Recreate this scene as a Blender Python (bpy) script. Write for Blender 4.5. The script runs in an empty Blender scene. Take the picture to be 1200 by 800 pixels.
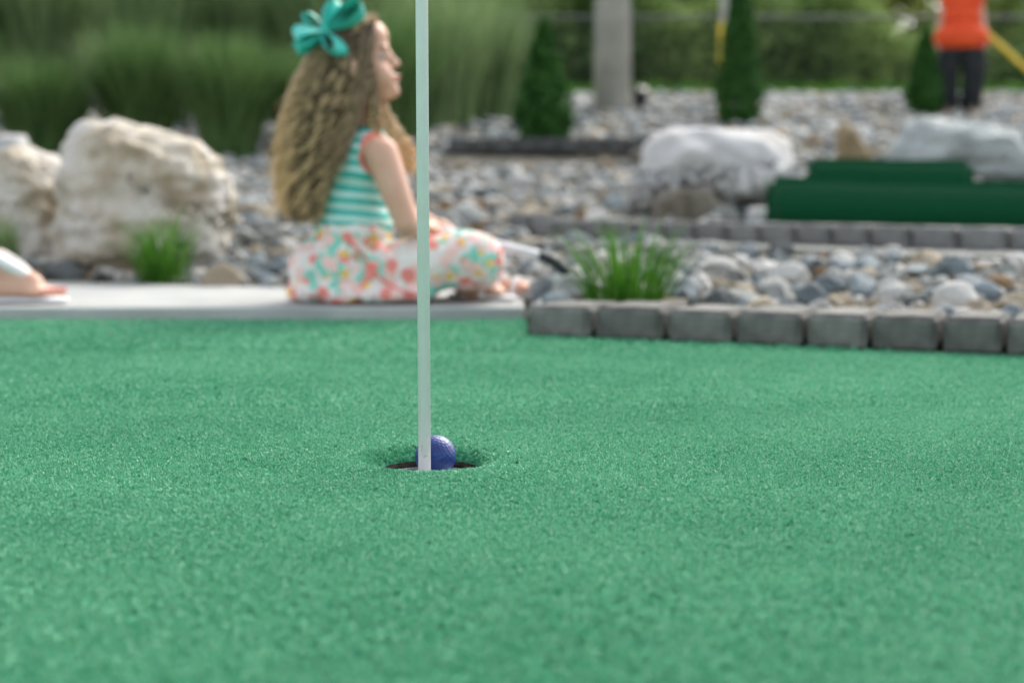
import bpy, bmesh, math, random
import numpy as np
from mathutils import Vector, Matrix, noise as mnoise

random.seed(7); rng = np.random.default_rng(7)
R = math.radians
sc = bpy.context.scene
COL = sc.collection

# ------------------------------------------------------------------ camera
F = 1700.0; PITCH = R(5.68); CH = 0.278
cam_d = bpy.data.cameras.new('camera'); cam = bpy.data.objects.new('camera', cam_d); COL.objects.link(cam)
cam.location = (0, 0, CH); cam.rotation_euler = (math.pi/2 - PITCH, 0, 0)
cam_d.sensor_width = 36; cam_d.lens = F*36/1200; cam_d.clip_start = 0.02; cam_d.clip_end = 500
cam_d.dof.use_dof = True; cam_d.dof.focus_distance = 1.52; cam_d.dof.aperture_fstop = 3.4
sc.camera = cam

def P(px, py, Y):
    """world point seen at photo pixel (px,py) at forward distance Y"""
    x = (px-600)/F; u = (400-py)/F
    yw = math.cos(PITCH) + u*math.sin(PITCH); zw = -math.sin(PITCH) + u*math.cos(PITCH)
    s = Y/yw
    return Vector((x*s, Y, CH + zw*s))
def PX(p):
    y = p[1]*math.cos(PITCH) - (p[2]-CH)*math.sin(PITCH)
    u = (p[1]*math.sin(PITCH) + (p[2]-CH)*math.cos(PITCH))/y
    return 600 + F*p[0]/y, 400 - F*u, F/y

# ------------------------------------------------------------------ terrain height
def lerp(a, b, t): return a + (b-a)*t
PROF = [(4.0,.015),(4.15,.02),(4.6,.05),(5.5,.15),(7,.27),(8.3,.40),(9.3,.54),(9.9,.64),(11.4,.82),(12.6,.955),(13.6,1.09),(16,1.42),(19.5,1.5),(25,1.6),(60,2.5),(200,3)]
def prof(y): return float(np.interp(y, [a for a,b in PROF], [b for a,b in PROF]))
def yl(x): return 2.895 - 0.428*x               # green side of the front paver row
def y2(x): return 5.60 - 1.22*x if x < 1.1 else 4.258 - .75*(x-1.1) # row 2 line
def sstep(a, b, x):
    t = min(1, max(0, (x-a)/(b-a))); return t*t*(3-2*t)
def H(x, y):
    if y < 3.3: L = -.06
    elif y < 4.0: L = -.03
    else: L = prof(y) if x < 0 or y > 4.1 else -.03
    if x < -0.05 or (y < 3.3 and x < .045): base = L
    else:
        a, b = yl(x)+.1, y2(x)
        if y < a: Rr = -.06
        elif y < b: Rr = lerp(.02, .125, (y-a)/max(.1,(b-a)))
        elif y < 7: Rr = lerp(.13, prof(7), ((y-b)/(7-b))**2)
        else: Rr = prof(y)
        t = sstep(-.05, .12, x) if y > 3.25 else 1
        base = lerp(L, Rr, t)
    if y > 16 and x < 2: base = base
    return base

# ------------------------------------------------------------------ object helpers
def tag(o, label=None, cat=None, group=None, kind=None):
    if label: o['label'] = label
    if cat: o['category'] = cat
    if group: o['group'] = group
    if kind: o['kind'] = kind
    return o
def link(name, me, mat=None, parent=None, loc=None):
    o = bpy.data.objects.new(name, me); COL.objects.link(o)
    if mat: me.materials.append(mat)
    if parent: o.parent = parent
    if loc is not None: o.location = loc
    return o
def empty(name, loc, label, cat, group=None, rz=0):
    o = bpy.data.objects.new(name, None); COL.objects.link(o); o.location = loc; o.rotation_euler = (0,0,rz)
    o.empty_display_size = .1
    return tag(o, label, cat, group)
def smooth(me):
    me.polygons.foreach_set('use_smooth', [True]*len(me.polygons)); me.update()
def mesh_np(name, V, quads=None, tris=None, attrs=None, sm=False):
    me = bpy.data.meshes.new(name)
    V = np.asarray(V, np.float32)
    nq = 0 if quads is None else len(quads); nt = 0 if tris is None else len(tris)
    me.vertices.add(len(V)); me.vertices.foreach_set('co', V.ravel())
    me.loops.add(nq*4+nt*3)
    li = []; st = []
    if nq: li.append(np.asarray(quads, np.int32).ravel()); st.append(np.arange(nq)*4)
    if nt: li.append(np.asarray(tris, np.int32).ravel()); st.append(nq*4+np.arange(nt)*3)
    me.loops.foreach_set('vertex_index', np.concatenate(li))
    me.polygons.add(nq+nt); me.polygons.foreach_set('loop_start', np.concatenate(st).astype(np.int32))
    if attrs:
        for k, a in attrs.items():
            at = me.attributes.new(k, 'FLOAT', 'POINT'); at.data.foreach_set('value', np.asarray(a, np.float32))
    me.update(calc_edges=True); me.validate()
    if sm: smooth(me)
    return me
def bm_mesh(name, bm, sm=False):
    bmesh.ops.recalc_face_normals(bm, faces=bm.faces)
    me = bpy.data.meshes.new(name); bm.to_mesh(me); bm.free()
    if sm: smooth(me)
    return me
def shift(me, d):
    me.transform(Matrix.Translation(d)); return me
def baked(name, me, mods):
    """apply modifiers [(type, {props})] to a mesh and return the result"""
    o = bpy.data.objects.new('tmp', me); COL.objects.link(o)
    for t, kw in mods:
        m = o.modifiers.new(t, t)
        for k, v in kw.items(): setattr(m, k, v)
    bpy.context.view_layer.update()
    dg = bpy.context.evaluated_depsgraph_get()
    r = bpy.data.meshes.new_from_object(o.evaluated_get(dg)); r.name = name
    bpy.data.objects.remove(o)
    return r
def capsule(bm, a, b, ra, rb, seg=14):
    """closed tapered capsule from a to b"""
    a, b = Vector(a), Vector(b); d = b-a
    L = d.length
    if L < 1e-5: d = Vector((0,0,1)); L = 1e-5
    q = d.to_track_quat('Z','Y').to_matrix().to_4x4(); q.translation = a
    rings = []
    n = 5
    pts = [(-ra*math.cos(t), ra*math.sin(t)) for t in [math.pi/2*i/n for i in range(1, n+1)]]
    pts += [(L+rb*math.sin(t), rb*math.cos(t)) for t in [math.pi/2*i/n for i in range(0, n)]]
    bot = bm.verts.new(q @ Vector((0,0,-ra))); top = bm.verts.new(q @ Vector((0,0,L+rb)))
    for z, r in pts:
        rings.append([bm.verts.new(q @ Vector((r*math.cos(2*math.pi*k/seg), r*math.sin(2*math.pi*k/seg), z))) for k in range(seg)])
    for i in range(seg):
        j = (i+1) % seg
        bm.faces.new((bot, rings[0][j], rings[0][i])); bm.faces.new((top, rings[-1][i], rings[-1][j]))
        for k in range(len(rings)-1): bm.faces.new((rings[k][i], rings[k][j], rings[k+1][j], rings[k+1][i]))
def ellip(bm, c, r, rot=None, sub=3):
    m = Matrix.Translation(Vector(c)) @ (rot.to_4x4() if rot else Matrix()) @ Matrix.Diagonal((r[0], r[1], r[2], 1))
    bmesh.ops.create_icosphere(bm, subdivisions=sub, radius=1, matrix=m)
def box(bm, lo, hi, M=None):
    lo, hi = Vector(lo), Vector(hi)
    m = Matrix.Translation((lo+hi)/2) @ Matrix.Diagonal((hi.x-lo.x, hi.y-lo.y, hi.z-lo.z, 1))
    if M: m = M @ m
    return bmesh.ops.create_cube(bm, size=1, matrix=m)['verts']
def tube_np(paths, radii, seg=5):
    """paths: list of (n,3) arrays, radii list of (n,) -> V, quads, strand index"""
    V = []; Q = []; S = []; off = 0
    ang = np.arange(seg)*2*np.pi/seg
    for si, (p, r) in enumerate(zip(paths, radii)):
        n = len(p); t = np.gradient(p, axis=0); t /= np.linalg.norm(t, axis=1)[:,None]+1e-9
        up = np.array([0.31,0.87,.2]); a = np.cross(t, up); a /= np.linalg.norm(a, axis=1)[:,None]+1e-9; b = np.cross(t, a)
        ring = p[:,None,:] + r[:,None,None]*(np.cos(ang)[None,:,None]*a[:,None,:] + np.sin(ang)[None,:,None]*b[:,None,:])
        V.append(ring.reshape(-1,3)); S.append(np.full(n*seg, si))
        i = np.arange(n-1)[:,None]*seg; k = np.arange(seg)[None,:]; k2 = (k+1) % seg
        Q.append(np.stack([i+k, i+k2, i+seg+k2, i+seg+k], -1).reshape(-1,4)+off); off += n*seg
    return np.concatenate(V), np.concatenate(Q), np.concatenate(S)

# ------------------------------------------------------------------ materials
def mat(name, c1, c2=None, scale=5, rough=.7, bump=0, bscale=None, spec=.3, c3=None, detail=6, obj_rand=0, attr=None, trans=0, coat=0, sheen=0, bdist=.01, sss=0, ramp=(.35,.65)):
    m = bpy.data.materials.new(name); m.use_nodes = True
    nt = m.node_tree; N = nt.nodes; L = nt.links; bs = N['Principled BSDF']
    bs.inputs['Roughness'].default_value = rough; bs.inputs['Specular IOR Level'].default_value = spec
    bs.inputs['Coat Weight'].default_value = coat; bs.inputs['Sheen Weight'].default_value = sheen
    if sss:
        bs.inputs['Subsurface Weight'].default_value = sss; bs.inputs['Subsurface Radius'].default_value = (.012,.005,.003); bs.inputs['Subsurface Scale'].default_value = 1
    tc = N.new('ShaderNodeTexCoord')
    if c2 is None: c2 = tuple(v*.82 for v in c1)
    if attr:
        fac = N.new('ShaderNodeAttribute'); fac.attribute_name = attr; facout = fac.outputs['Fac']
        ns = None
    else:
        ns = N.new('ShaderNodeTexNoise'); ns.inputs['Scale'].default_value = scale; ns.inputs['Detail'].default_value = detail
        L.new(tc.outputs['Object'], ns.inputs['Vector']); facout = ns.outputs['Fac']
    rp = N.new('ShaderNodeValToRGB'); e = rp.color_ramp.elements
    e[0].position = ramp[0] if not attr else 0; e[1].position = ramp[1] if not attr else 1
    e[0].color = (*c1, 1); e[1].color = (*c2, 1)
    if c3: x = e.new(.5); x.color = (*c3, 1)
    L.new(facout, rp.inputs['Fac']); cout = rp.outputs['Color']
    if obj_rand:
        oi = N.new('ShaderNodeObjectInfo'); hs = N.new('ShaderNodeHueSaturation'); mr = N.new('ShaderNodeMapRange')
        mr.inputs['To Min'].default_value = 1-obj_rand; mr.inputs['To Max'].default_value = 1+obj_rand
        L.new(oi.outputs['Random'], mr.inputs['Value']); L.new(mr.outputs['Result'], hs.inputs['Value']); L.new(cout, hs.inputs['Color']); cout = hs.outputs['Color']
    L.new(cout, bs.inputs['Base Color'])
    if bump:
        b = N.new('ShaderNodeBump'); b.inputs['Strength'].default_value = bump; b.inputs['Distance'].default_value = bdist
        n2 = N.new('ShaderNodeTexNoise'); n2.inputs['Scale'].default_value = bscale or scale*4; n2.inputs['Detail'].default_value = 8
        L.new(tc.outputs['Object'], n2.inputs['Vector']); L.new(n2.outputs['Fac'], b.inputs['Height']); L.new(b.outputs['Normal'], bs.inputs['Normal'])
    if trans:
        tr = N.new('ShaderNodeBsdfTranslucent'); L.new(cout, tr.inputs['Color']); mx = N.new('ShaderNodeMixShader'); mx.inputs[0].default_value = trans
        L.new(bs.outputs[0], mx.inputs[1]); L.new(tr.outputs[0], mx.inputs[2]); L.new(mx.outputs[0], N['Material Output'].inputs['Surface'])
    m['cout'] = 0
    return m

M = {}
M['turf'] = mat('turf_nylon', (.022,.275,.135), (.205,.575,.345), attr='rnd', rough=.42, spec=.5, trans=.22)
M['turfbase'] = mat('turf_backing', (.03,.24,.12), (.05,.32,.17), scale=300, rough=.8, bump=.6, bscale=500)
M['turfdark'] = mat('turf_wrap', (.001,.060,.020), (.003,.10,.036), scale=120, rough=.85, bump=.7, bscale=400, spec=.08, sheen=.10)
M['concrete'] = mat('concrete', (.33,.345,.335), (.43,.44,.425), scale=6, rough=.85, bump=.25, bscale=120, bdist=.002)
M['paver'] = mat('paver', (.115,.115,.105), (.205,.20,.185), scale=22, rough=.9, bump=.7, bscale=160, bdist=.003, obj_rand=.22, c3=(.16,.158,.145))
M['paver_light'] = mat('paver_far', (.14,.14,.135), (.235,.235,.225), scale=20, rough=.9, bump=.6, bscale=120, bdist=.003, obj_rand=.12)
M['board'] = mat('strip_black', (.02,.022,.022), (.045,.046,.044), scale=10, rough=.8, bump=.3)
M['soil'] = mat('soil', (.06,.055,.04), (.14,.13,.10), scale=9, rough=.95, bump=.8, bscale=60)
RC = {
 'white': mat('stone_white', (.44,.435,.41), (.64,.63,.59), scale=14, rough=.8, bump=.5, bscale=40, obj_rand=.12),
 'blue grey': mat('stone_blue', (.15,.185,.20), (.27,.315,.33), scale=14, rough=.75, bump=.5, bscale=40, obj_rand=.25),
 'pale grey': mat('stone_grey', (.25,.26,.245), (.42,.43,.405), scale=14, rough=.8, bump=.5, bscale=40, obj_rand=.2),
 'tan': mat('stone_tan', (.28,.23,.155), (.48,.42,.32), scale=12, rough=.85, bump=.5, bscale=40, obj_rand=.2),
 'dark grey': mat('stone_dark', (.07,.082,.08), (.15,.165,.16), scale=14, rough=.75, bump=.5, bscale=40, obj_rand=.2),
 'rusty brown': mat('stone_brown', (.15,.09,.04), (.28,.185,.10), scale=12, rough=.85, bump=.5, bscale=40, obj_rand=.2),
}
M['boulder_cream'] = mat('boulder_cream', (.27,.205,.125), (.60,.57,.52), c3=(.50,.455,.37), scale=7, rough=.9, bump=.8, bscale=22, bdist=.02, detail=10, ramp=(.3,.62))
M['boulder_white'] = mat('boulder_white', (.37,.355,.32), (.58,.575,.56), c3=(.50,.495,.48), scale=5, rough=.85, bump=.35, bscale=16, bdist=.015, detail=10, ramp=(.3,.6))
M['boulder_grey'] = mat('boulder_grey', (.20,.22,.21), (.42,.45,.44), c3=(.33,.36,.35), scale=5, rough=.85, bump=.6, bscale=16, bdist=.02, detail=10, ramp=(.3,.65))
M['grass'] = mat('grass_blade', (.016,.09,.008), (.11,.28,.026), attr='rnd', rough=.5, spec=.3, trans=.35)
M['tallgrass'] = mat('tall_grass', (.028,.09,.02), (.21,.33,.11), attr='rnd', rough=.55, spec=.3, trans=.3)
M['seedgrass'] = mat('sage_grass', (.09,.17,.06), (.33,.44,.20), attr='rnd', rough=.6, spec=.25, trans=.35)
M['arbor'] = mat('arborvitae', (.016,.075,.012), (.07,.20,.035), attr='rnd', rough=.6, spec=.25, trans=.15)
M['woods'] = mat('woods_leaf', (.06,.14,.03), (.34,.46,.14), attr='rnd', rough=.55, spec=.3, trans=.4)
M['woods_sunny'] = mat('woods_sunlit_leaf', (.12,.20,.03), (.55,.60,.18), attr='rnd', rough=.55, spec=.3, trans=.5)  # lit copy of the woods leaf, sun glow painted into its colour
M['bark'] = mat('bark', (.06,.045,.03), (.12,.095,.07), scale=30, rough=.95, bump=.8)
M['pole_wood'] = mat('pole_wood', (.42,.425,.385), (.58,.575,.53), scale=4, rough=.9, bump=.5, bscale=25)
M['galv'] = mat('galvanised', (.07,.08,.075), (.11,.12,.11), scale=20, rough=.5, spec=.5)
M['yellow'] = mat('yellow_plastic', (.80,.56,.04), (.85,.62,.06), scale=10, rough=.5)
M['whiteplastic'] = mat('white_plastic', (.62,.62,.58), (.70,.70,.66), scale=10, rough=.5)
M['black'] = mat('black_metal', (.012,.012,.013), (.02,.02,.02), scale=10, rough=.45)
M['flagpole'] = mat('white_fibreglass', (.93,.84,.88), (.96,.88,.92), scale=40, rough=.38, spec=.5, bump=.15, bscale=150, bdist=.001)
M['steel'] = mat('steel', (.62,.64,.66), (.7,.72,.74), scale=10, rough=.28, spec=.6)
M['rubber'] = mat('rubber', (.012,.02,.024), (.02,.03,.034), scale=10, rough=.6)
M['soiledge'] = mat('hole_edge', (.030,.026,.020), (.085,.07,.052), scale=150, rough=.95, bump=.8, bscale=300)
M['cup'] = mat('cup_plastic', (.42,.46,.50), (.55,.58,.62), scale=30, rough=.5)
M['skin'] = mat('skin', (.60,.335,.235), (.66,.40,.29), scale=12, rough=.5, spec=.35, sss=.25)
M['skin_arm'] = M['skin']
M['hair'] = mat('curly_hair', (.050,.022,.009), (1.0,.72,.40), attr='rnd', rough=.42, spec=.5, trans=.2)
M['hairdark'] = mat('hair_mass', (.05,.028,.013), (.10,.06,.03), scale=60, rough=.6, bump=.7, bscale=90)
M['brownhair'] = mat('brown_hair', (.05,.03,.015), (.09,.055,.03), scale=60, rough=.5, bump=.6)
M['bow'] = mat('teal_ribbon', (.02,.46,.37), (.04,.55,.45), scale=10, rough=.45, spec=.4, sheen=.2)
M['coral'] = mat('coral_trim', (.78,.16,.13), (.85,.22,.17), scale=30, rough=.7)
M['whitecloth'] = mat('white_leather', (.72,.72,.72), (.80,.80,.80), scale=40, rough=.6)
M['nail'] = mat('nail_polish', (.62,.10,.14), (.66,.12,.16), scale=10, rough=.25, spec=.5)
M['orange'] = mat('orange_shirt', (.70,.065,.018), (.80,.10,.025), scale=8, rough=.8, bump=.3, bscale=14)
M['darkcloth'] = mat('black_trousers', (.014,.018,.02), (.03,.034,.036), scale=8, rough=.85, bump=.3, bscale=14)
M['denim'] = mat('denim', (.06,.10,.17), (.10,.15,.23), scale=50, rough=.85, bump=.3)
M['greytee'] = mat('grey_tee', (.35,.35,.37), (.42,.42,.44), scale=30, rough=.85)
M['lip'] = mat('lips', (.60,.27,.22), (.64,.30,.25), scale=20, rough=.4)
M['eyewhite'] = mat('eye_white', (.7,.7,.68), (.75,.75,.73), scale=20, rough=.2)
M['eyedark'] = mat('eye_dark', (.03,.02,.015), (.05,.035,.025), scale=20, rough=.2)
# ball: dark royal blue, slightly scuffed
M['ball'] = mat('ball_blue', (.007,.030,.15), (.013,.043,.20), scale=90, rough=.45, spec=.4, coat=.12, bump=.1, bscale=400, bdist=.0005)

def stripes_mat():
    m = bpy.data.materials.new('striped_jersey'); m.use_nodes = True; N = m.node_tree.nodes; L = m.node_tree.links; bs = N['Principled BSDF']
    bs.inputs['Roughness'].default_value = .8
    tc = N.new('ShaderNodeTexCoord'); sp = N.new('ShaderNodeSeparateXYZ'); L.new(tc.outputs['Object'], sp.inputs[0])
    ns = N.new('ShaderNodeTexNoise'); ns.inputs['Scale'].default_value = 9; L.new(tc.outputs['Object'], ns.inputs['Vector'])
    a = N.new('ShaderNodeMath'); a.operation = 'MULTIPLY_ADD'; a.inputs[1].default_value = .022; L.new(ns.outputs['Fac'], a.inputs[0]); L.new(sp.outputs['Z'], a.inputs[2])
    xs = N.new('ShaderNodeMath'); xs.operation = 'MULTIPLY_ADD'; xs.inputs[1].default_value = .10; L.new(sp.outputs['X'], xs.inputs[0]); L.new(a.outputs[0], xs.inputs[2])
    b = N.new('ShaderNodeMath'); b.operation = 'MULTIPLY'; b.inputs[1].default_value = 2*math.pi/.0285; L.new(xs.outputs[0], b.inputs[0])
    s = N.new('ShaderNodeMath'); s.operation = 'SINE'; L.new(b.outputs[0], s.inputs[0])
    rp = N.new('ShaderNodeValToRGB'); rp.color_ramp.elements[0].position = .44; rp.color_ramp.elements[1].position = .56
    mr = N.new('ShaderNodeMapRange'); mr.inputs['From Min'].default_value = -1; L.new(s.outputs[0], mr.inputs['Value'])
    L.new(mr.outputs[0], rp.inputs['Fac']); rp.color_ramp.elements[0].color = (.03,.44,.38,1); rp.color_ramp.elements[1].color = (.52,.74,.70,1)
    L.new(rp.outputs['Color'], bs.inputs['Base Color']); return m
def floral_mat():
    m = bpy.data.materials.new('floral_cotton'); m.use_nodes = True; N = m.node_tree.nodes; L = m.node_tree.links; bs = N['Principled BSDF']
    bs.inputs['Roughness'].default_value = .85
    tc = N.new('ShaderNodeTexCoord'); prev = None
    ns = N.new('ShaderNodeTexNoise'); ns.inputs['Scale'].default_value = 30; L.new(tc.outputs['Object'], ns.inputs['Vector'])
    mp0 = N.new('ShaderNodeVectorMath'); mp0.operation = 'MULTIPLY_ADD'; mp0.inputs[1].default_value = (.018,.018,.018); L.new(ns.outputs['Color'], mp0.inputs[0]); L.new(tc.outputs['Object'], mp0.inputs[2])
    col = (.78,.72,.68,1)
    def layer(prev, color, scale, thr, off, c2=None):
        vo = N.new('ShaderNodeTexVoronoi'); vo.inputs['Scale'].default_value = scale; vo.inputs['Randomness'].default_value = .9
        mp = N.new('ShaderNodeMapping'); mp.inputs['Location'].default_value = off; L.new(mp0.outputs[0], mp.inputs['Vector']); L.new(mp.outputs[0], vo.inputs['Vector'])
        rp = N.new('ShaderNodeValToRGB'); rp.color_ramp.elements[0].position = thr; rp.color_ramp.elements[0].color = (1,1,1,1); rp.color_ramp.elements[1].position = thr+.06; rp.color_ramp.elements[1].color = (0,0,0,1)
        L.new(vo.outputs['Distance'], rp.inputs['Fac'])
        mx = N.new('ShaderNodeMix'); mx.data_type = 'RGBA'; L.new(rp.outputs['Color'], mx.inputs[0])
        if prev is None: mx.inputs[6].default_value = col
        else: L.new(prev, mx.inputs[6])
        mx.inputs[7].default_value = color
        return mx.outputs[2]
    c = layer(None, (.22,.60,.48,1), 20, .45, (3,1,2))
    c = layer(c, (.84,.55,.50,1), 25, .44, (7,5,1))
    c = layer(c, (.80,.76,.72,1), 30, .30, (2,7,3))
    c = layer(c, (.82,.26,.22,1), 22, .33, (0,0,0))
    c = layer(c, (.80,.55,.12,1), 22, .20, (5,2,8))
    L.new(c, bs.inputs['Base Color']); return m
M['stripe'] = stripes_mat(); M['floral'] = floral_mat()

# ------------------------------------------------------------------ the putting green, hole, cup, pole, ball
HC = Vector((0, 1.530, 0)); HC.x = P(504.5, 545, 1.53).x; HR = .0563
def droop(d):   # carpet rolls down into the hole
    t = np.clip(1-(d-HR)/.032, 0, 1); return -.0125*t**2.2
def green():
    bm = bmesh.new(); n = 96
    rad = [HR, HR+.003, HR+.007, HR+.012, HR+.02, HR+.032, .12]
    rings = []
    for r in rad:
        rings.append([bm.verts.new((HC.x+r*math.cos(2*math.pi*k/n), HC.y+r*math.sin(2*math.pi*k/n), float(droop(np.array(r))))) for k in range(n)])
    S = []
    for k in range(n):
        a = 2*math.pi*k/n; c, s = math.cos(a), math.sin(a); q = .3/max(abs(c), abs(s)); S.append(bm.verts.new((HC.x+q*c, HC.y+q*s, 0)))
    rings.append(S)
    for i in range(len(rings)-1):
        for k in range(n): bm.faces.new((rings[i][k], rings[i][(k+1)%n], rings[i+1][(k+1)%n], rings[i+1][k]))
    # outer sheets
    x0, x1, y0, y1 = HC.x-.3, HC.x+.3, HC.y-.3, HC.y+.3
    def q(a,b,c,d): bm.faces.new([bm.verts.new((*p, 0)) for p in (a,b,c,d)])
    q((-6,-3),(6,-3),(6,y0),(-6,y0)); q((-6,y0),(x0,y0),(x0,y1),(-6,y1))
    q((x1,y0),(6,y0),(6,y1),(x1,y1)) if False else None
    # right of hole up to the paver line
    q((x1,y0),(3.2,y0),(2.48,y1),(x1,y1))
    q((-6,y1),(.03,y1),(.03,3.25),(-6,3.25)); q((.03,y1),(2.48,y1),(2.48,1.834),(.03,2.93))
    bmesh.ops.remove_doubles(bm, verts=bm.verts, dist=1e-5)
    o = link('putting_green', bm_mesh('putting_green', bm), M['turfbase'])
    tag(o, kind='structure'); return o
green()

def tufts(nt, xs, ys, size, per=6, wmul=1.0):
    """return V, quads, tris, rnd for nt tufts at (xs, ys)"""
    nb = nt*per
    cx = np.repeat(xs, per); cy = np.repeat(ys, per); sz = np.repeat(size, per)
    a = rng.uniform(0, 2*np.pi, nb); rr = rng.uniform(0, 1, nb)**.5*sz*.28
    bx = cx+rr*np.cos(a); by = cy+rr*np.sin(a)
    d = np.hypot(bx-HC.x, by-HC.y); keep = d > HR+.0005
    la = a + rng.normal(0, .9, nb); lean = rng.uniform(.25, 1.25, nb); ln = sz*rng.uniform(.65, 1.1, nb)
    # near the hole, blades follow the rolled carpet and hang over the edge
    near = (d < HR+.012); inward = np.arctan2(HC.y-by, HC.x-bx); la = np.where(near, inward+rng.normal(0,.7,nb), la)
    bz = droop(d)
    bx, by, bz, la, lean, ln, keep_i = bx[keep], by[keep], bz[keep], la[keep], lean[keep], ln[keep], np.nonzero(keep)[0]
    nb = len(bx); w = ln*.085*wmul*rng.uniform(.8,1.3,nb)
    dx, dy = np.cos(la), np.sin(la)
    fa = la + np.pi/2 + rng.normal(0,.5,nb); fx, fy = np.cos(fa), np.sin(fa)
    h1 = ln*.62; z1 = h1*np.cos(lean*.5); o1 = h1*np.sin(lean*.5)
    z2 = z1 + ln*.45*np.cos(lean*1.5); o2 = o1 + ln*.45*np.sin(lean*1.5)
    V = np.zeros((nb,5,3), np.float32)
    for k,(o,z,ww) in enumerate(((0,-.0003,1),(0,-.0003,-1),(o1,z1,-1),(o1,z1,1))):
        V[:,k,0] = bx+dx*o+fx*w*ww; V[:,k,1] = by+dy*o+fy*w*ww; V[:,k,2] = bz+z
    V[:,4,0] = bx+dx*o2; V[:,4,1] = by+dy*o2; V[:,4,2] = bz+z2
    i = np.arange(nb)[:,None]*5
    quads = i+np.array([[0,1,2,3]]); tris = i+np.array([[3,2,4]])
    tr = np.repeat(rng.uniform(0,1,nt), per)[keep_i]
    low = np.sin(bx*7+2*np.sin(by*5))*np.sin(by*9+1.3*np.sin(bx*4))*.10 + np.sin(bx*31+by*17)*np.sin(by*37-bx*11)*.05
    rnd = np.clip(.50*tr + .50*rng.uniform(0,1,nb)**1.3 + low, 0, 1)
    return V.reshape(-1,3), quads, tris, np.repeat(rnd, 5)
def turf():
    Vs=[];Qs=[];Ts=[];Rs=[];off=0
    def region(y0, y1, dens, size, inside=True, per=6, xlim=2.5, wmul=1):
        nonlocal off
        X = .40*y1+.1 if inside else xlim
        n = int(dens*2*X*(y1-y0)); xs = rng.uniform(-X, X, n); ys = rng.uniform(y0, y1, n)
        wedge = np.abs(xs) < .38*ys+.06
        k = wedge if inside else ~wedge
        bound = np.where(xs < .03, 3.243, yl(xs)-.004)
        k &= (ys < bound)
        xs, ys = xs[k], ys[k]
        sz = size*rng.uniform(.8,1.2,len(xs))
        V,Q,T,r = tufts(len(xs), xs, ys, sz, per, wmul)
        Vs.append(V); Qs.append(Q+off); Ts.append(T+off); Rs.append(r); off += len(V)
    region(.60, 1.0, 95000, .0050, wmul=1.15)
    region(1.0, 1.9, 135000, .0043, wmul=1.1)
    region(1.9, 2.6, 60000, .0058, per=5, wmul=1.3)
    region(2.6, 3.26, 17000, .0090, wmul=1.6)
    region(.2, 3.26, 26000, .0075, inside=False, per=4, xlim=2.2, wmul=1.9)
    V = np.concatenate(Vs)
    me = mesh_np('turf_pile', V, np.concatenate(Qs), np.concatenate(Ts), {'rnd': np.concatenate(Rs)})
    o = link('turf_pile', me, M['turf']); tag(o, 'short curly green synthetic turf pile of the putting green', 'turf', kind='stuff')
turf()

def ring_wall(bm, r0, z0, r1, z1, n=96, c=HC):
    A = [bm.verts.new((r0*math.cos(2*math.pi*k/n), r0*math.sin(2*math.pi*k/n), z0)) for k in range(n)]
    B = [bm.verts.new((r1*math.cos(2*math.pi*k/n), r1*math.sin(2*math.pi*k/n), z1)) for k in range(n)]
    for k in range(n): bm.faces.new((A[k], A[(k+1)%n], B[(k+1)%n], B[k]))
cupo = empty('hole_cup', HC, 'shallow cup sunk into the green with a dark earthy rim', 'golf hole')
bm = bmesh.new(); ring_wall(bm, HR-.0004, -.0122, HR-.0012, -.0200); ring_wall(bm, HR-.0012,-.0200, HR-.004, -.0200)
me = bm_mesh('rim', bm, True)
for v in me.vertices: v.co *= 1; v.co.z += .0012*mnoise.noise(v.co*60)
link('rim', me, M['soiledge'], cupo)
bm = bmesh.new(); ring_wall(bm, HR-.003, -.0186, HR-.005, -.10); ring_wall(bm, HR-.005,-.0186, HR-.003,-.0186)
v = [bm.verts.new(((HR-.005)*math.cos(2*math.pi*k/48), (HR-.005)*math.sin(2*math.pi*k/48), -.0222)) for k in range(48)]; bm.faces.new(v)
link('liner', bm_mesh('liner', bm, False), M['cup'], cupo)

# flag pole
pb = P(497.6, 547, 1.512); pole = empty('flag_pole', (pb.x, 1.512, -.0215), 'thin white pole standing in the hole beside the blue ball', 'flag pole')
bm = bmesh.new(); bmesh.ops.create_cone(bm, cap_ends=True, segments=32, radius1=.0066, radius2=.0061, depth=1.9, matrix=Matrix.Translation((0,0,.95)))
link('shaft', bm_mesh('shaft', bm, True), M['flagpole'], pole)
bm = bmesh.new(); bmesh.ops.create_cone(bm, cap_ends=True, segments=24, radius1=.009, radius2=.009, depth=.02, matrix=Matrix.Translation((0,0,1.9)))
link('cap', bm_mesh('cap', bm), M['black'], pole)
# number flag above the frame
bm = bmesh.new()
for i in range(12):
    for j in range(8):
        pass
g = bmesh.ops.create_grid(bm, x_segments=24, y_segments=12, size=.5)
for v in bm.verts:
    u, w = v.co.x+.5, v.co.y+.5; v.co = Vector((.007+u*.30, .012*math.sin(u*7)*u, 1.66+w*.2*(1-.25*u)))
fl = baked('flag', bm_mesh('flag', bm, True), [('SOLIDIFY', {'thickness': .001})]); link('flag', fl, M['coral'], pole)
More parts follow.
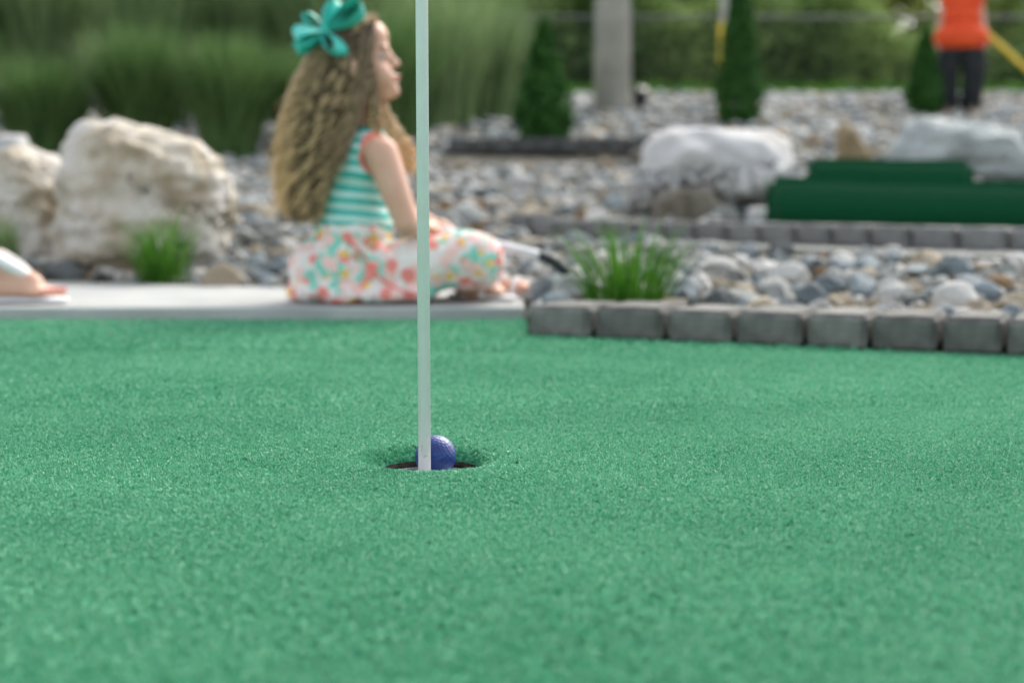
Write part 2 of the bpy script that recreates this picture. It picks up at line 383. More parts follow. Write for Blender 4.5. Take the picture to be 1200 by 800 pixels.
# scuff marks on the pole
bm = bmesh.new()
for (dx, dz, w, h) in ((-.0022,.0385,.0009,.0022),(-.0030,.0345,.0006,.0012),(.0016,.0290,.0022,.0005),(.0005,.0275,.0015,.0004),(.003,.05,.0005,.001),(-.001,.012,.0008,.0008)):
    a0 = math.asin(max(-.9,min(.9,dx/.0066))); n=4
    vs=[]
    for t in np.linspace(-1,1,n):
        a = a0+t*w/.0066/1.2; vs.append((math.sin(a)*.00675, -math.cos(a)*.00675))
    top=[bm.verts.new((x,y,dz+h*(1-.3*abs(i-1.5)/1.5))) for i,(x,y) in enumerate(vs)]; bot=[bm.verts.new((x,y,dz-h*.6)) for x,y in vs]
    for i in range(n-1): bm.faces.new((top[i],top[i+1],bot[i+1],bot[i]))
link('scuff', bm_mesh('scuff', bm), M['pole_wood'], pole)

# golf ball with real dimples
def golf_ball():
    bm = bmesh.new(); bmesh.ops.create_icosphere(bm, subdivisions=6, radius=1)
    V = np.array([v.co[:] for v in bm.verts]); V /= np.linalg.norm(V, axis=1)[:,None]
    n = 336; V0 = None; i = np.arange(n)+.5; ph = np.arccos(1-2*i/n); th = np.pi*(1+5**.5)*i
    Fp = np.stack([np.cos(th)*np.sin(ph), np.sin(th)*np.sin(ph), np.cos(ph)], 1)
    mx = np.zeros(len(V))
    for s in range(0, len(V), 5000): mx[s:s+5000] = (V[s:s+5000] @ Fp.T).max(1)
    ang = np.arccos(np.clip(mx,-1,1)); t = np.clip(ang/.093, 0, 1)
    r = .02145 - .00028*(1-t**2)*(t<1)
    for v, rr, d in zip(bm.verts, r, V): v.co = Vector(d*rr*1.04)
    return bm_mesh('golf_ball', bm, True)
bc = P(510.5, 533.5, 1.548)
o = link('golf_ball', golf_ball(), M['ball'], None, bc); o.rotation_euler = (.5,.3,.8)
tag(o, 'dimpled dark blue golf ball resting in the hole behind the white pole', 'golf ball')

# ------------------------------------------------------------------ path, terrain
def slab(name, pts, z0, z1, m, bev=.004, nz=0):
    bm = bmesh.new(); vs = [bm.verts.new((x,y,z0)) for x,y in pts]; f = bm.faces.new(vs)
    r = bmesh.ops.extrude_face_region(bm, geom=[f]); 
    for e in r['geom']:
        if isinstance(e, bmesh.types.BMVert): e.co.z = z1
    es = [e for e in bm.edges if all(abs(v.co.z-z1)<1e-6 for v in e.verts)]
    bmesh.ops.bevel(bm, geom=es, offset=bev, segments=3, affect='EDGES')
    return link(name, bm_mesh(name, bm), m)
tag(slab('path', [(-7,3.252),(.028,3.256),(.03,3.92),(-.25,3.97),(-.6,3.99),(-1.36,4.27),(-7,5.2)], -.05, .030, M['concrete']), kind='structure')
def terrain():
    xs = np.concatenate([np.linspace(-150,-12,14), np.arange(-11,-2,.5), np.arange(-2,3,.06), np.arange(3,11,.5), np.linspace(12,150,14)])
    ys = np.concatenate([np.linspace(-150,-4,10), np.arange(-3,2.0,.5), np.arange(2.0,8,.06), np.arange(8,18,.25), np.linspace(18.5,200,30)])
    V = []
    for y in ys:
        for x in xs:
            V.append((x, y, H(x,y) + (.012*mnoise.noise(Vector((x*3,y*3,0))) if y > 4.3 else 0)))
    nx = len(xs); i, j = np.meshgrid(np.arange(nx-1), np.arange(len(ys)-1)); a = (j*nx+i).ravel()
    me = mesh_np('ground', np.array(V), np.stack([a,a+1,a+nx+1,a+nx],1), None, None, True)
    tag(link('ground', me, M['soil']), kind='structure')
terrain()

# ------------------------------------------------------------------ pavers
def paver_mesh(w, d, h, seed):
    bm = bmesh.new(); box(bm, (-w/2, 0, 0), (w/2, d, h))
    bmesh.ops.bevel(bm, geom=list(bm.edges), offset=.007, segments=3, affect='EDGES')
    bmesh.ops.subdivide_edges(bm, edges=[e for e in bm.edges if e.calc_length()>.03], cuts=7, use_grid_fill=True)
    for v in bm.verts:
        v.co += Vector((mnoise.noise(v.co*28+Vector((seed,0,0))), mnoise.noise(v.co*28+Vector((seed,9,0))), mnoise.noise(v.co*25+Vector((seed,5,3)))))*.0022
    return bm_mesh('paver', bm, True)
PM = [paver_mesh(.133, .195, .066, s*3.7) for s in range(4)]
ordn = ['first','second','third','fourth','fifth','sixth','seventh','eighth','ninth','tenth','eleventh','twelfth','thirteenth','fourteenth','fifteenth','sixteenth','seventeenth','eighteenth']
# front row, left edges read off the photograph
edges = [615,693,778,860,943,1020,1103,1180,1262,1350]
def on_line(px):   # point of the front line seen at px
    t = (px-600)/F
    Y = 2.895/(1+.428*t); return Vector((t*Y*1.0, Y, 0))
for i in range(len(edges)-1):
    a, b = on_line(edges[i]+3), on_line(edges[i+1]-3); d = b-a
    me = PM[i%4]; o = link('paver', me, M['paver'] if len(me.materials)==0 else None); o.location = (a+b)/2 + Vector((0,0,-.001))
    o.rotation_euler = (random.uniform(-.01,.01), random.uniform(-.01,.01), math.atan2(d.y,d.x)+random.uniform(-.02,.02)); o.scale = (d.length/.137, 1, random.uniform(.97,1.03))
    if i < 8: tag(o, f'{ordn[i]} grey paver from the path end in the row bordering the green', 'paver', 'grey pavers bordering the green')
    else: tag(o, f'{ordn[i]} grey paver from the path end in the row bordering the green', 'paver', 'grey pavers bordering the green')
# row 2
PM2 = [paver_mesh(.126, .17, .070, 40+s*3.7) for s in range(3)]
px = 593.0; i = 0; pts = []
def row2_pt(px):
    t = (px-600)/F; Y = 5.60/(1+1.22*t)
    if t*Y > 1.1: Y = (4.258+.825)/(1+.75*t)
    return Vector((t*Y, Y, 0))
cur = row2_pt(593); n2 = 0
while cur.x < 1.75 and n2 < 22:
    # step .142 along the line
    d = (Vector((1,-1.22,0)) if cur.x < 1.08 else Vector((1,-.75,0))).normalized()
    nx = cur + d*.142; mid = (cur+nx)/2
    me = PM2[n2%3]; o = link('paver', me, M['paver_light'] if len(me.materials)==0 else None)
    o.location = (mid.x, mid.y, H(mid.x, mid.y-.02)-.004+.004); o.rotation_euler = (0,0,math.atan2(d.y,d.x)+random.uniform(-.02,.02))
    tag(o, f'{("number "+str(n2+1)) if n2>=18 else ordn[n2]} paver from the left end of the raised row behind the river stones', 'paver', 'pavers of the raised second row')
    cur = nx; n2 += 1
# row 3, far
PM3 = paver_mesh(.136, .17, .095, 77); PM3.materials.append(M['board'])
M['paver_dark'] = mat('paver_dark', (.06,.062,.06), (.11,.11,.105), scale=15, rough=.9, bump=.5, obj_rand=.15); PM3.materials[0] = M['paver_dark']
for i in range(9):
    X = -.34+.142*i; o = link('paver', PM3); Yy = 9.3 - .015*i; o.location = (X, Yy, prof(9.3)+.015); o.rotation_euler = (0,0,random.uniform(-.03,.03))
    tag(o, f'{ordn[i]} dark paver from the left in the short far row before the cone shaped evergreen', 'paver', 'dark pavers of the far row')
# concrete strip in front of row 2
bm = bmesh.new()
A = []; Bv = []
for x in np.linspace(.35, 1.75, 20):
    z = H(x, y2(x)-.10)+.012
    A.append(bm.verts.new((x, y2(x)-.02, z+.0))); Bv.append(bm.verts.new((x, y2(x)-.30, H(x, y2(x)-.30)+.016)))
for i in range(19): bm.faces.new((A[i],A[i+1],Bv[i+1],Bv[i]))
me = baked('kerb', bm_mesh('kerb', bm), [('SOLIDIFY', {'thickness': .05, 'offset': -1.0})]); tag(link('kerb', me, mat('old_concrete', (.15,.16,.145), (.23,.24,.22), scale=9, rough=.9, bump=.4)), kind='structure')
# long black strip behind row 2
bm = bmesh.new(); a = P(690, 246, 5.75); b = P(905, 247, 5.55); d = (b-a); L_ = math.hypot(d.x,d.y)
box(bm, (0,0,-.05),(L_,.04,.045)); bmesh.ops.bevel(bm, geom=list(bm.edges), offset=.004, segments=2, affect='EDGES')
o = link('dark_strip', bm_mesh('dark_strip', bm), M['board'], None, (a.x,a.y,H(a.x,a.y)+.0)); o.rotation_euler=(0,-.01,math.atan2(d.y,d.x))
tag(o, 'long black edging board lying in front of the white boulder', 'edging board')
# turf wrapped bumpers
def bumper(pa, pb, depth, h, label):
    a, b = pa, pb; d = b-a; L_ = math.hypot(d.x,d.y)
    root = empty('turf_bumper', (a.x,a.y,a.z), label, 'bumper', 'green turf covered bumpers'); root.rotation_euler = (0, -math.asin((b.z-a.z)/L_), math.atan2(d.y,d.x))
    bm = bmesh.new(); box(bm, (0,0,-.06),(L_,depth,h)); bmesh.ops.bevel(bm, geom=list(bm.edges), offset=.028, segments=5, affect='EDGES')
    bmesh.ops.subdivide_edges(bm, edges=[e for e in bm.edges if e.calc_length()>.3], cuts=24, use_grid_fill=True)
    for v in bm.verts: v.co += Vector((0, mnoise.noise(v.co*5), mnoise.noise(v.co*5+Vector((4,4,4)))))*.004
    link('beam', bm_mesh('beam', bm, True), M['turfdark'], root)
    return root
za = H(.95,5.6)
bumper(P(897,266,5.5), P(1340,278,5.25), .20, .192, 'long dark green turf covered bumper behind the raised pavers')
bumper(P(945,212,6.7), P(1142,215,6.6), .16, .105, 'shorter green turf covered bumper seen above the long one')

# ------------------------------------------------------------------ boulders
def boulder(name, poly, Y, thick, m, label, seed, amp=.03, bury=.03, sc1=4.5, lobes=(), cuts=()):
    pts = [P(x,y,Y) for x,y in poly]; c = sum(pts, Vector())/len(pts)
    bm = bmesh.new()
    for dy, s in ((-.5,.62),(-.36,.86),(-.1,1.0),(.2,.97),(.42,.78),(.5,.5)):
        for p in pts:
            q = c + (p-c)*s; j = mnoise.noise(Vector((q.x*9+seed, q.z*9, dy*5)))*.16; q = c + (q-c)*(1+.13*mnoise.noise(Vector((q.x*6+seed,dy*7,q.z*6))) if abs(dy)>.15 else 1)
            bm.verts.new((q.x, Y+thick*.4+dy*thick+j*thick, q.z - (0 if q.z>c.z else bury)))
    r = bmesh.ops.convex_hull(bm, input=bm.verts)
    for lobe, t0, t1 in lobes:
        lp_ = [P(x,y,Y) for x,y in lobe]; lc = sum(lp_, Vector())/len(lp_); nv = []
        for f_, s_ in ((t0,.7),(t0+(t1-t0)*.2,1),(t0+(t1-t0)*.8,1),(t1,.7)):
            nv += [bm.verts.new((lc.x+(p.x-lc.x)*s_, Y+thick*f_, lc.z+(p.z-lc.z)*s_)) for p in lp_]
        bmesh.ops.convex_hull(bm, input=nv)
    bmesh.ops.delete(bm, geom=[v for v in bm.verts if not v.link_faces], context='VERTS')
    me = bm_mesh(name, bm); size = max(p.x for p in pts)-min(p.x for p in pts)
    me = baked(name, me, [('REMESH', {'mode':'VOXEL','voxel_size':size/62}), ('SMOOTH', {'iterations':2,'factor':.5})])
    me.calc_loop_triangles()
    no = [v.normal.copy() for v in me.vertices]
    for v, n in zip(me.vertices, no):
        p = v.co*sc1/size*.55 + Vector((seed,seed*2,0))
        a = mnoise.noise(p) ; b_ = 1-abs(mnoise.noise(p*2.1+Vector((3,1,7))))*2; c_ = mnoise.noise(Vector((p.x*2,p.y*2,p.z*7)));  e = mnoise.noise(p*7)
        v.co += n*(amp*size/.5)*(a*.9 + b_*.55 - .3 + c_*.5 + e*.35)
    smooth(me)
    for (u0, u1, dep) in cuts:       # worn crevices across the visible side
        a_, b_ = P(*u0,Y), P(*u1,Y)
        for v in me.vertices:
            q = Vector((v.co.x, 0, v.co.z)); A_ = Vector((a_.x,0,a_.z)); d_ = Vector((b_.x,0,b_.z))-A_
            t = max(-.15, min(1.15, (q-A_).dot(d_)/d_.length_squared)); w_ = mnoise.noise(v.co*14)*.012
            dist = ((q-A_-d_*t).length + w_)/(dep*1.6)
            if dist < 3: v.co -= v.normal*dep*math.exp(-dist*dist)
    base = Vector((c.x, Y+thick*.4, min(p.z for p in pts))); shift(me, -base)
    o = link(name, me, m, None, base); return tag(o, label, 'boulder')
boulder('boulder', [(52,322),(50,250),(62,175),(80,146),(120,137),(160,142),(200,156),(240,176),(262,205),(266,245),(244,290),(205,322)], 4.50, .42, M['boulder_cream'], 'large cream and tan limestone boulder behind the small grass tuft', 21.3, amp=.026, cuts=(((70,178),(258,196),.014),((60,236),(170,228),.016),((172,225),(256,262),.02),((150,180),(196,320),.012)))
boulder('boulder', [(-70,318),(-75,230),(-40,185),(10,168),(45,180),(70,215),(72,300),(40,318)], 4.75, .40, M['boulder_cream'], 'pale boulder leaning against the left side of the large cream boulder', 4.1, amp=.028)
boulder('boulder', [(742,240),(750,200),(764,166),(788,147),(826,145),(866,158),(908,151),(936,166),(952,200),(948,216),(900,236),(862,232)], 6.15, .55, M['boulder_white'], 'smooth white boulder beside the long green bumper', 7.7, amp=.011, sc1=2.6, cuts=(((800,150),(880,200),.02),((770,222),(870,216),.05),((870,216),(948,196),.03)))
boulder('boulder', [(1056,216),(1060,172),(1080,142),(1125,138),(1170,149),(1205,158),(1235,190),(1240,216)], 7.75, .6, M['boulder_grey'], 'pale grey boulder between the short bumper and the person in orange', 2.4, amp=.02)
boulder('boulder', [(-20,186),(-18,163),(0,156),(22,158),(30,172),(28,188)], 6.6, .16, M['boulder_white'], 'small whitish rock above the pale boulder in front of the tall grass', 9.2, amp=.01)
# brown rocks; the first is added as the white boulder's shaded underside
M['rock_and_shade'] = mat('brown_rock_and_shade', (.11,.095,.07), (.22,.20,.155), scale=12, rough=.9, bump=.7)
boulder('rock', [(764,252),(770,232),(795,220),(830,222),(856,236),(866,252)], 5.95, .16, M['rock_and_shade'], 'brown rock tucked under the white boulder', 15.2, amp=.012)
boulder('rock', [(738,202),(738,180),(748,174),(762,180),(766,202)], 8.9, .12, M['rock_and_shade'], 'dark brown rock at the right end of the far paver row', 5.2, amp=.01)
boulder('rock', [(981,186),(982,152),(988,144),(1000,146),(1004,160),(1022,172),(1024,186)], 8.3, .10, M['boulder_cream'] if False else mat('ochre_rock',(.20,.15,.08),(.32,.25,.15),scale=12,rough=.9,bump=.6), 'upright ochre brown rock above the short green bumper', 3.2, amp=.008)

# ------------------------------------------------------------------ river stones
def rock_mesh(seed, sub=3, flat=.6, angular=.5):
    bm = bmesh.new(); bmesh.ops.create_icosphere(bm, subdivisions=sub, radius=1)
    rs = random.Random(seed); ax = (1, rs.uniform(.6,.9), flat*rs.uniform(.75,1.2))
    planes = []
    for k in range(9):
        n = Vector((rs.gauss(0,1),rs.gauss(0,1),rs.gauss(0,1))).normalized(); planes.append((n, rs.uniform(.62,.9)))
    for v in bm.verts:
        p = v.co.copy()
        for n, d in planes:
            t = p.dot(n)
            if t > d: p -= n*(t-d)*angular*1.6
        p *= 1+.12*mnoise.noise(p*1.7+Vector((seed,0,0)))
        v.co = Vector((p.x*ax[0], p.y*ax[1], p.z*ax[2]))
    return bm_mesh('river_stone', bm, True)
RM = [rock_mesh(100+i, 3, flat=random.choice([.45,.55,.7,.8]), angular=random.choice([.7,1.0,1.2])) for i in range(12)]
for m in RM: m.materials.append(RC['white'])
RML = []
for i in range(12):
    me = rock_mesh(100+i, 2 , flat=.6, angular=.7); RML.append(np.array([v.co[:] for v in me.vertices])); TRI = np.array([list(p.vertices) for p in me.polygons])

cols = ['white','blue grey','pale grey','tan','dark grey','rusty brown']; cw = [.28,.16,.30,.13,.10,.03]
def in_bed(x, y):
    if y > 15.5: return False
    if x > .045 and yl(x)+.215 < y < y2(x)-.04:
        if y > y2(x)-.33-.0 and x > .38: return False
        if y > y2(x)-.17: return False   # the concrete strip
        return True
    if y > y2(x)+.19 and x > .0 and y < 15.5:
        return True
    if x <= .045:
        # behind the path
        e = float(np.interp(x, [-7,-1.36,-.6,-.25,.03,.045], [5.2,4.27,3.99,3.97,3.95,3.95]))
        if x < .05 and 13.6 < y and x > -1.6: return False
        if y > e+.03: return True
    return False
def blocked(x, y, r):
    # boulders, bumpers, row 3
    for (cx, cy, rx, ry) in ((-1.17,4.67,.27,.17),(-1.68,4.9,.21,.16),(.86,6.37,.35,.25),(2.45,8.0,.40,.28)):
        if ((x-cx)/(rx+r*.3))**2 + ((y-cy)/(ry+r*.3))**2 < 1: return True
    if .9 < x and y2(x) < y < 5.85 : return True
    if 1.33 < x < 2.15 and 6.55 < y < 6.88: return True
    if -.45 < x < .97 and 8.75-r < y < 9.5: return True
    if y2(x)-.02 < y < y2(x)+.19 and -.02 < x: return True
    return False
stones = []   # x, y, r, color, mesh, yaw
cell = {}
def try_add(x, y, r, sep, c=None, sq=1.0, force=False):
    g = .12
    ci, cj = int(x/g), int(y/g); k = int((r+.14)/g)+1
    if not force:
        for a in range(ci-k, ci+k+1):
            for b in range(cj-k, cj+k+1):
                for (X,Y,Rr) in cell.get((a,b), ()):
                    if (X-x)**2+(Y-y)**2 < ((r+Rr)*sep)**2: return False
    cell.setdefault((ci,cj), []).append((x,y,r))
    stones.append((x,y,r,c or random.choices(cols, cw)[0], random.randrange(12), random.uniform(0,6.28), sq))
    return True
# stones one can pick out in the photograph: (px, py of base, Y, r, colour)
special = [(262,330,4.10,.066,'tan'),(1172,330,3.35,.034,'rusty brown'),(925,322,3.55,.062,'white'),(1122,358,2.98,.060,'white'),(1150,366,2.86,.038,'tan'),(1040,362,2.93,.044,'white'),
           (985,362,3.0,.040,'tan'),(905,338,3.30,.050,'pale grey'),(1190,368,2.80,.046,'blue grey'),(322,300,4.45,.055,'blue grey'),(820,330,3.42,.05,'white'),(862,345,3.22,.045,'pale grey'),(190,345,4.02,.03,'pale grey'),(660,300,3.9,.05,'dark grey'),(955,345,3.15,.045,'blue grey')]
for (a,b,Y,r,c) in special:
    p = P(a,b,Y); 
    if in_bed(p.x, Y): try_add(p.x, Y, r, .7, c)
def scatter(n, x0, x1, y0, y1, r0, r1, sep):
    for _ in range(n):
        y = random.uniform(y0, y1); x = random.uniform(max(x0,-.42*y-.3), min(x1,.42*y+.3)); r = random.uniform(r0, r1)
        if in_bed(x,y) and not blocked(x,y,r): try_add(x,y,r,sep)
scatter(500, -2, 2.2, 2.5, 5.7, .038,.058, .80)
scatter(2600, -2.2, 2.2, 2.5, 5.7, .028,.045, .82)
scatter(5000, -2.2, 2.2, 2.5, 5.7, .014,.026, .85)
scatter(900, -4, 4, 5.2, 9.5, .045,.075, .80)
scatter(9000, -4, 4, 5.2, 9.5, .022,.045, .82)
scatter(2500, -6, 6, 9.5, 15.6, .05,.085, .80)
scatter(16000, -6, 6, 9.5, 15.6, .028,.05, .85)
# rank by projected size, in frame, not behind the boulders
def vis(s):
    x,y,r = s[:3]; a,b,sc_ = PX((x,y,H(x,y)+r*.3))
    if not (-8 < a < 1208 and 0 < b < 400): return -1
    if 40 < a < 268 and 140 < b < 318 and y > 4.5: return -1
    if a < 60 and b > 185 and y > 4.7: return -1
    if 745 < a < 950 and 150 < b < 240 and y > 6.2: return -1
    if 340 < a < 500 and b > 40 and y > 3.4: return -1
    if 500 < a < 580 and b > 285 and y > 3.4: return -1
    if a < 330 and b < 150: return -1
    if a > 897 and 205 < b < 268 and y > 5.2: return -1
    if a > 1060 and b < 212 and y > 7.75: return -1
    return r*sc_
order = sorted(range(len(stones)), key=lambda i: -vis(stones[i]))
TH = set(i for i in order[:285] if vis(stones[i]) > 0)
landmarks = [('the small grass tuft', P(190,320,4.3)),('the large cream boulder', P(235,300,4.5)),('the pale boulder', P(20,310,4.75)),('the edge of the concrete path', P(330,335,4.05)),('the seated girl', P(540,300,4.2)),
 ('the white sandals', P(600,345,3.5)),('the centre grass clump', P(745,350,3.2)),('the third border paver', P(820,350,3.05)),('the fourth border paver', P(900,350,3.0)),('the fifth border paver', P(980,355,2.95)),
 ('the sixth border paver', P(1060,360,2.85)),('the seventh border paver', P(1140,365,2.75)),('the eighth border paver', P(1210,370,2.7)),('the concrete strip', P(1000,300,3.9)),('the left end of the raised pavers', P(610,265,5.4)),
 ('the black edging board', P(720,250,5.7)),('the putter head', P(655,320,3.5)),('the middle of the raised pavers', P(800,275,4.7)),('the far dark paver row', P(640,190,8.9)),('the white boulder', P(740,240,6.1)),('the right end of the concrete strip', P(1180,305,3.5))]
used = {}
Vb=[];Tb=[];Mi=[];off=0
ml = list(RC.keys())
for i, s in enumerate(stones):
    x,y,r,c,mi,yaw,sq = s
    z = H(x,y) + r*.28
    if i in TH:
        o = link('river_stone', RM[mi]); o.location = (x,y,z)
        q = 1 + .25*(random.random()-.5); o.scale = (r*1.05*q, r*1.05/q, r*random.uniform(.85,1.15)); o.rotation_euler = (random.gauss(0,.22), random.gauss(0,.22), yaw)
        o.material_slots[0].link = 'OBJECT'; o.material_slots[0].material = RC[c]
        lm = min(landmarks, key=lambda l: (l[1].x-x)**2*1.0+(l[1].y-y)**2*.5); dx, dy = x-lm[1].x, y-lm[1].y
        rel = ('left of' if dx < 0 else 'right of') if abs(dx) > abs(dy) else ('behind' if dy > 0 else 'in front of')
        size = 'large' if r > .056 else 'fist sized' if r > .042 else 'small' if r > .028 else 'tiny'
        shape = ['rounded','flat','angular','chunky'][mi % 4]
        lab = f'{size} {shape} {c} stone {rel} {lm[0]}'
        n = used.get(lab, 0); used[lab] = n+1
        tag(o, lab, 'stone', 'river stones in the planting beds')
        o['_k'] = n
    else:
        V = RML[mi]*np.array([r, r, r*.85]); ca, sa = math.cos(yaw), math.sin(yaw); t = random.gauss(0,.25)
        V = V @ np.array([[ca,sa,0],[-sa,ca,0],[0,0,1]]); V = V @ np.array([[1,0,0],[0,math.cos(t),math.sin(t)],[0,-math.sin(t),math.cos(t)]])
        Vb.append(V+np.array([x,y,z])); Tb.append(TRI+off); Mi.append(np.full(len(TRI), ml.index(c))); off += len(V)
me = mesh_np('gravel', np.concatenate(Vb), None, np.concatenate(Tb), None, True)
for k in ml: me.materials.append(RC[k])
me.polygons.foreach_set('material_index', np.concatenate(Mi).astype(np.int32))
tag(link('gravel', me), 'mixed white grey and tan gravel covering the slope', 'gravel', kind='stuff')
# distinguish repeated stone labels by their place among look-alikes
from collections import defaultdict
same = defaultdict(list)
for o in COL.objects:
    if o.name.startswith('river_stone'): same[o['label']].append(o)
for lab, os_ in same.items():
    for o in os_:
        if '_k' in o: del o['_k']
    if len(os_) > 1:
        os_.sort(key=lambda o: PX(o.location)[0])
        for k, o in enumerate(os_):
            if len(os_) == 2: w = ['leftmost','rightmost'][k]
            elif k == 0: w = 'leftmost'
            elif k == len(os_)-1: w = 'rightmost'
            else: w = ordn[k] + ' from left,'
            o['label'] = f'{w} {lab}' if len((w+' '+lab).split()) <= 16 else lab

# ------------------------------------------------------------------ grasses
def blades(n, spread, h, w, seg=5, lean=(.1,.7), droopf=1.0, seed=0, up=0, inner=.3):
    r = np.random.default_rng(seed)
    a = r.uniform(0,2*np.pi,n); rr = spread*r.uniform(0,1,n)**.6
    bx, by = rr*np.cos(a)*inner, rr*np.sin(a)*inner
    la = a + r.normal(0,.5,n); le = r.uniform(*lean, n)*(.4+.6*rr/spread); ln = h*r.uniform(.55,1.08,n)
    t = np.linspace(0,1,seg+1)
    ang = le[:,None]*(.3+droopf*t[None,:]**1.6*1.6)
    ds = ln[:,None]/seg
    hx = np.concatenate([np.zeros((n,1)), np.cumsum(np.sin(ang[:,:-1])*ds,1)],1); hz = np.concatenate([np.zeros((n,1)), np.cumsum(np.cos(ang[:,:-1])*ds,1)],1)
    ww = w*(1-t**2.2*.95)*.5
    fx, fy = -np.sin(la), np.cos(la); tw = r.normal(0,.6,n); fx, fy = np.cos(tw)*fx-np.sin(tw)*fy, np.sin(tw)*fx+np.cos(tw)*fy
    cx = bx[:,None]+hx*np.cos(la)[:,None]; cy = by[:,None]+hx*np.sin(la)[:,None]
    A = np.stack([cx+fx[:,None]*ww, cy+fy[:,None]*ww, hz],-1); B = np.stack([cx-fx[:,None]*ww, cy-fy[:,None]*ww, hz],-1)
    V = np.stack([A,B],2).reshape(-1,3)
    i = (np.arange(n)[:,None]*(seg+1)*2 + np.arange(seg)[None,:]*2).reshape(-1,1)
    Q = i + np.array([[0,1,3,2]])
    rn = np.repeat(r.uniform(0,1,n)**1.2, (seg+1)*2)
    return V, Q, rn
def clump_mesh(name, n, spread, h, w, m, **k):
    V,Q,rn = blades(n, spread, h, w, **k); me = mesh_np(name, V, Q, None, {'rnd': rn}); me.materials.append(m); return me
def place(name, me, p, label, cat, group=None, s=1, rz=0):
    o = link(name, me, None, None, p); o.scale = (s,s,s) if not isinstance(s, tuple) else s; o.rotation_euler = (0,0,rz); return tag(o, label, cat, group, 'thing')
# centre clump
p = P(735, 352, 3.18); place('grass_clump', clump_mesh('grass_clump', 260, .18, .22, .0042, M['grass'], lean=(.45,1.5), seed=2, inner=.50), Vector((p.x,3.18,H(p.x,3.18))), 'bright green spiky grass clump behind the second and third border pavers', 'grass clump')
p = P(192, 322, 4.22); place('grass_clump', clump_mesh('grass_clump', 210, .17, .25, .005, M['grass'], lean=(.5,1.8), seed=3, inner=.42), Vector((p.x,4.22,H(p.x,4.3))), 'small green grass tuft in front of the large cream boulder', 'grass clump')
p = P(-12, 300, 4.3); place('grass_clump', clump_mesh('grass_clump', 260, .12, .2, .004, M['seedgrass'], lean=(.1,.6), seed=4, inner=.3), Vector((p.x,4.42,H(p.x,4.42))), 'faint pale grass tuft before the pale boulder above the sandalled foot', 'grass clump')
# tall ornamental grasses on the left
TG = [clump_mesh('tall_grass', 2600, .40, 1.18, .010, M['tallgrass'], lean=(.05,.80), seed=20+k, seg=6, inner=.45) for k in range(3)]
SG = [clump_mesh('plume_grass', 1500, .45, 1.5, .010, M['seedgrass'], lean=(.05,.5), seed=30+k, seg=6, inner=.6) for k in range(2)]
tg = [(-170,9.4),(-55,9.2),(55,9.1),(166,9.3),(272,9.2),(368,9.5),(462,10.2)]
names = ['far beyond the left picture edge','just beyond the left picture edge','above the small whitish rock','above the top of the large cream boulder','between the cream boulder and the long curly hair','behind the bow and head','behind the flag pole']
for k,(px_,Y) in enumerate(tg):
    x = (px_-600)/F*Y; place('tall_grass', TG[k%3], Vector((x,Y,H(x,Y)-.02)), f'dense dark green ornamental grass clump {names[k]}', 'ornamental grass', 'tall dark grasses in a row', s=(.84,.84,.66+.10*math.sin(k*2.3)), rz=k*1.3)
sg = [(-60,11.2),(60,11.6),(180,11.3),(290,11.8),(400,11.5),(505,11.2),(560,12.4)]
nm2 = ['beyond the left picture edge','above the small whitish rock','above the cream boulder','left of the teal bow','above the bow','right of the pole top','between the pole and the cone evergreen']
for k,(px_,Y) in enumerate(sg):
    x = (px_-600)/F*Y; place('plume_grass', SG[k%2], Vector((x,Y,H(x,Y)-.02)), f'hazy sage green plume grass standing {nm2[k]}', 'ornamental grass', 'sage plume grasses behind the dark row', s=(1.15+.08*math.sin(k*2.3), 1.15, .75+.35*(k<5)), rz=k*1.7)

# ------------------------------------------------------------------ evergreens
def leaf_cloud(n, fn, size, r, flat=False):
    """fn(n)-> centres ; small random quads (rhombi)"""
    c = fn(n); u = r.normal(0,1,(n,3)); u /= np.linalg.norm(u,axis=1)[:,None]; w = r.normal(0,1,(n,3)); w = np.cross(u,w); w /= np.linalg.norm(w,axis=1)[:,None]
    s = size*r.uniform(.6,1.3,n)[:,None]
    V = np.stack([c-u*s, c+w*s*.5, c+u*s, c-w*s*.5],1).reshape(-1,3)
    return V, np.arange(n)[:,None]*4+np.array([[0,1,2,3]])
def evergreen(px_, py_, Y, h, w, label, seed):
    r = np.random.default_rng(seed)
    b = P(px_,py_,Y); base = Vector((b.x,Y,H(b.x,Y)))
    root = empty('arborvitae', base, label, 'evergreen', 'cone shaped young evergreens')
    def fn(n):
        t = r.uniform(0,1,n)**1.25; prof_ = np.where(t<.18, .75+.25*t/.18, (1-(t-.18)/.82)**.72)
        rad = w/2*prof_*np.sqrt(r.uniform(.35,1.0,n)); a = r.uniform(0,2*np.pi,n)
        rad = rad*(1+.16*np.sin(a*5+t*22)+.10*np.sin(a*9-t*31)+.05*r.normal(0,1,n))
        return np.stack([rad*np.cos(a), rad*np.sin(a), .03+t*h],1)
    V,Q = leaf_cloud(9000, fn, .022, r); 
    me = mesh_np('crown', V, Q, None, {'rnd': np.repeat(r.uniform(0,1,9000)**1.3,4)}); link('crown', me, M['arbor'], root)
    bm = bmesh.new(); bmesh.ops.create_cone(bm, cap_ends=True, segments=10, radius1=.02, radius2=.006, depth=h*.9, matrix=Matrix.Translation((0,0,h*.45))); link('trunk', bm_mesh('trunk', bm, True), M['bark'], root)
evergreen(637,163,9.9,.80,.385,'dark green cone shaped evergreen rising behind the far dark pavers',1)
evergreen(865,147,11.4,1.25,.36,'tall narrow evergreen beside the yellow and white marker post',2)
evergreen(1082,142,12.6,.75,.30,'narrow evergreen partly hidden by the person in orange',3)

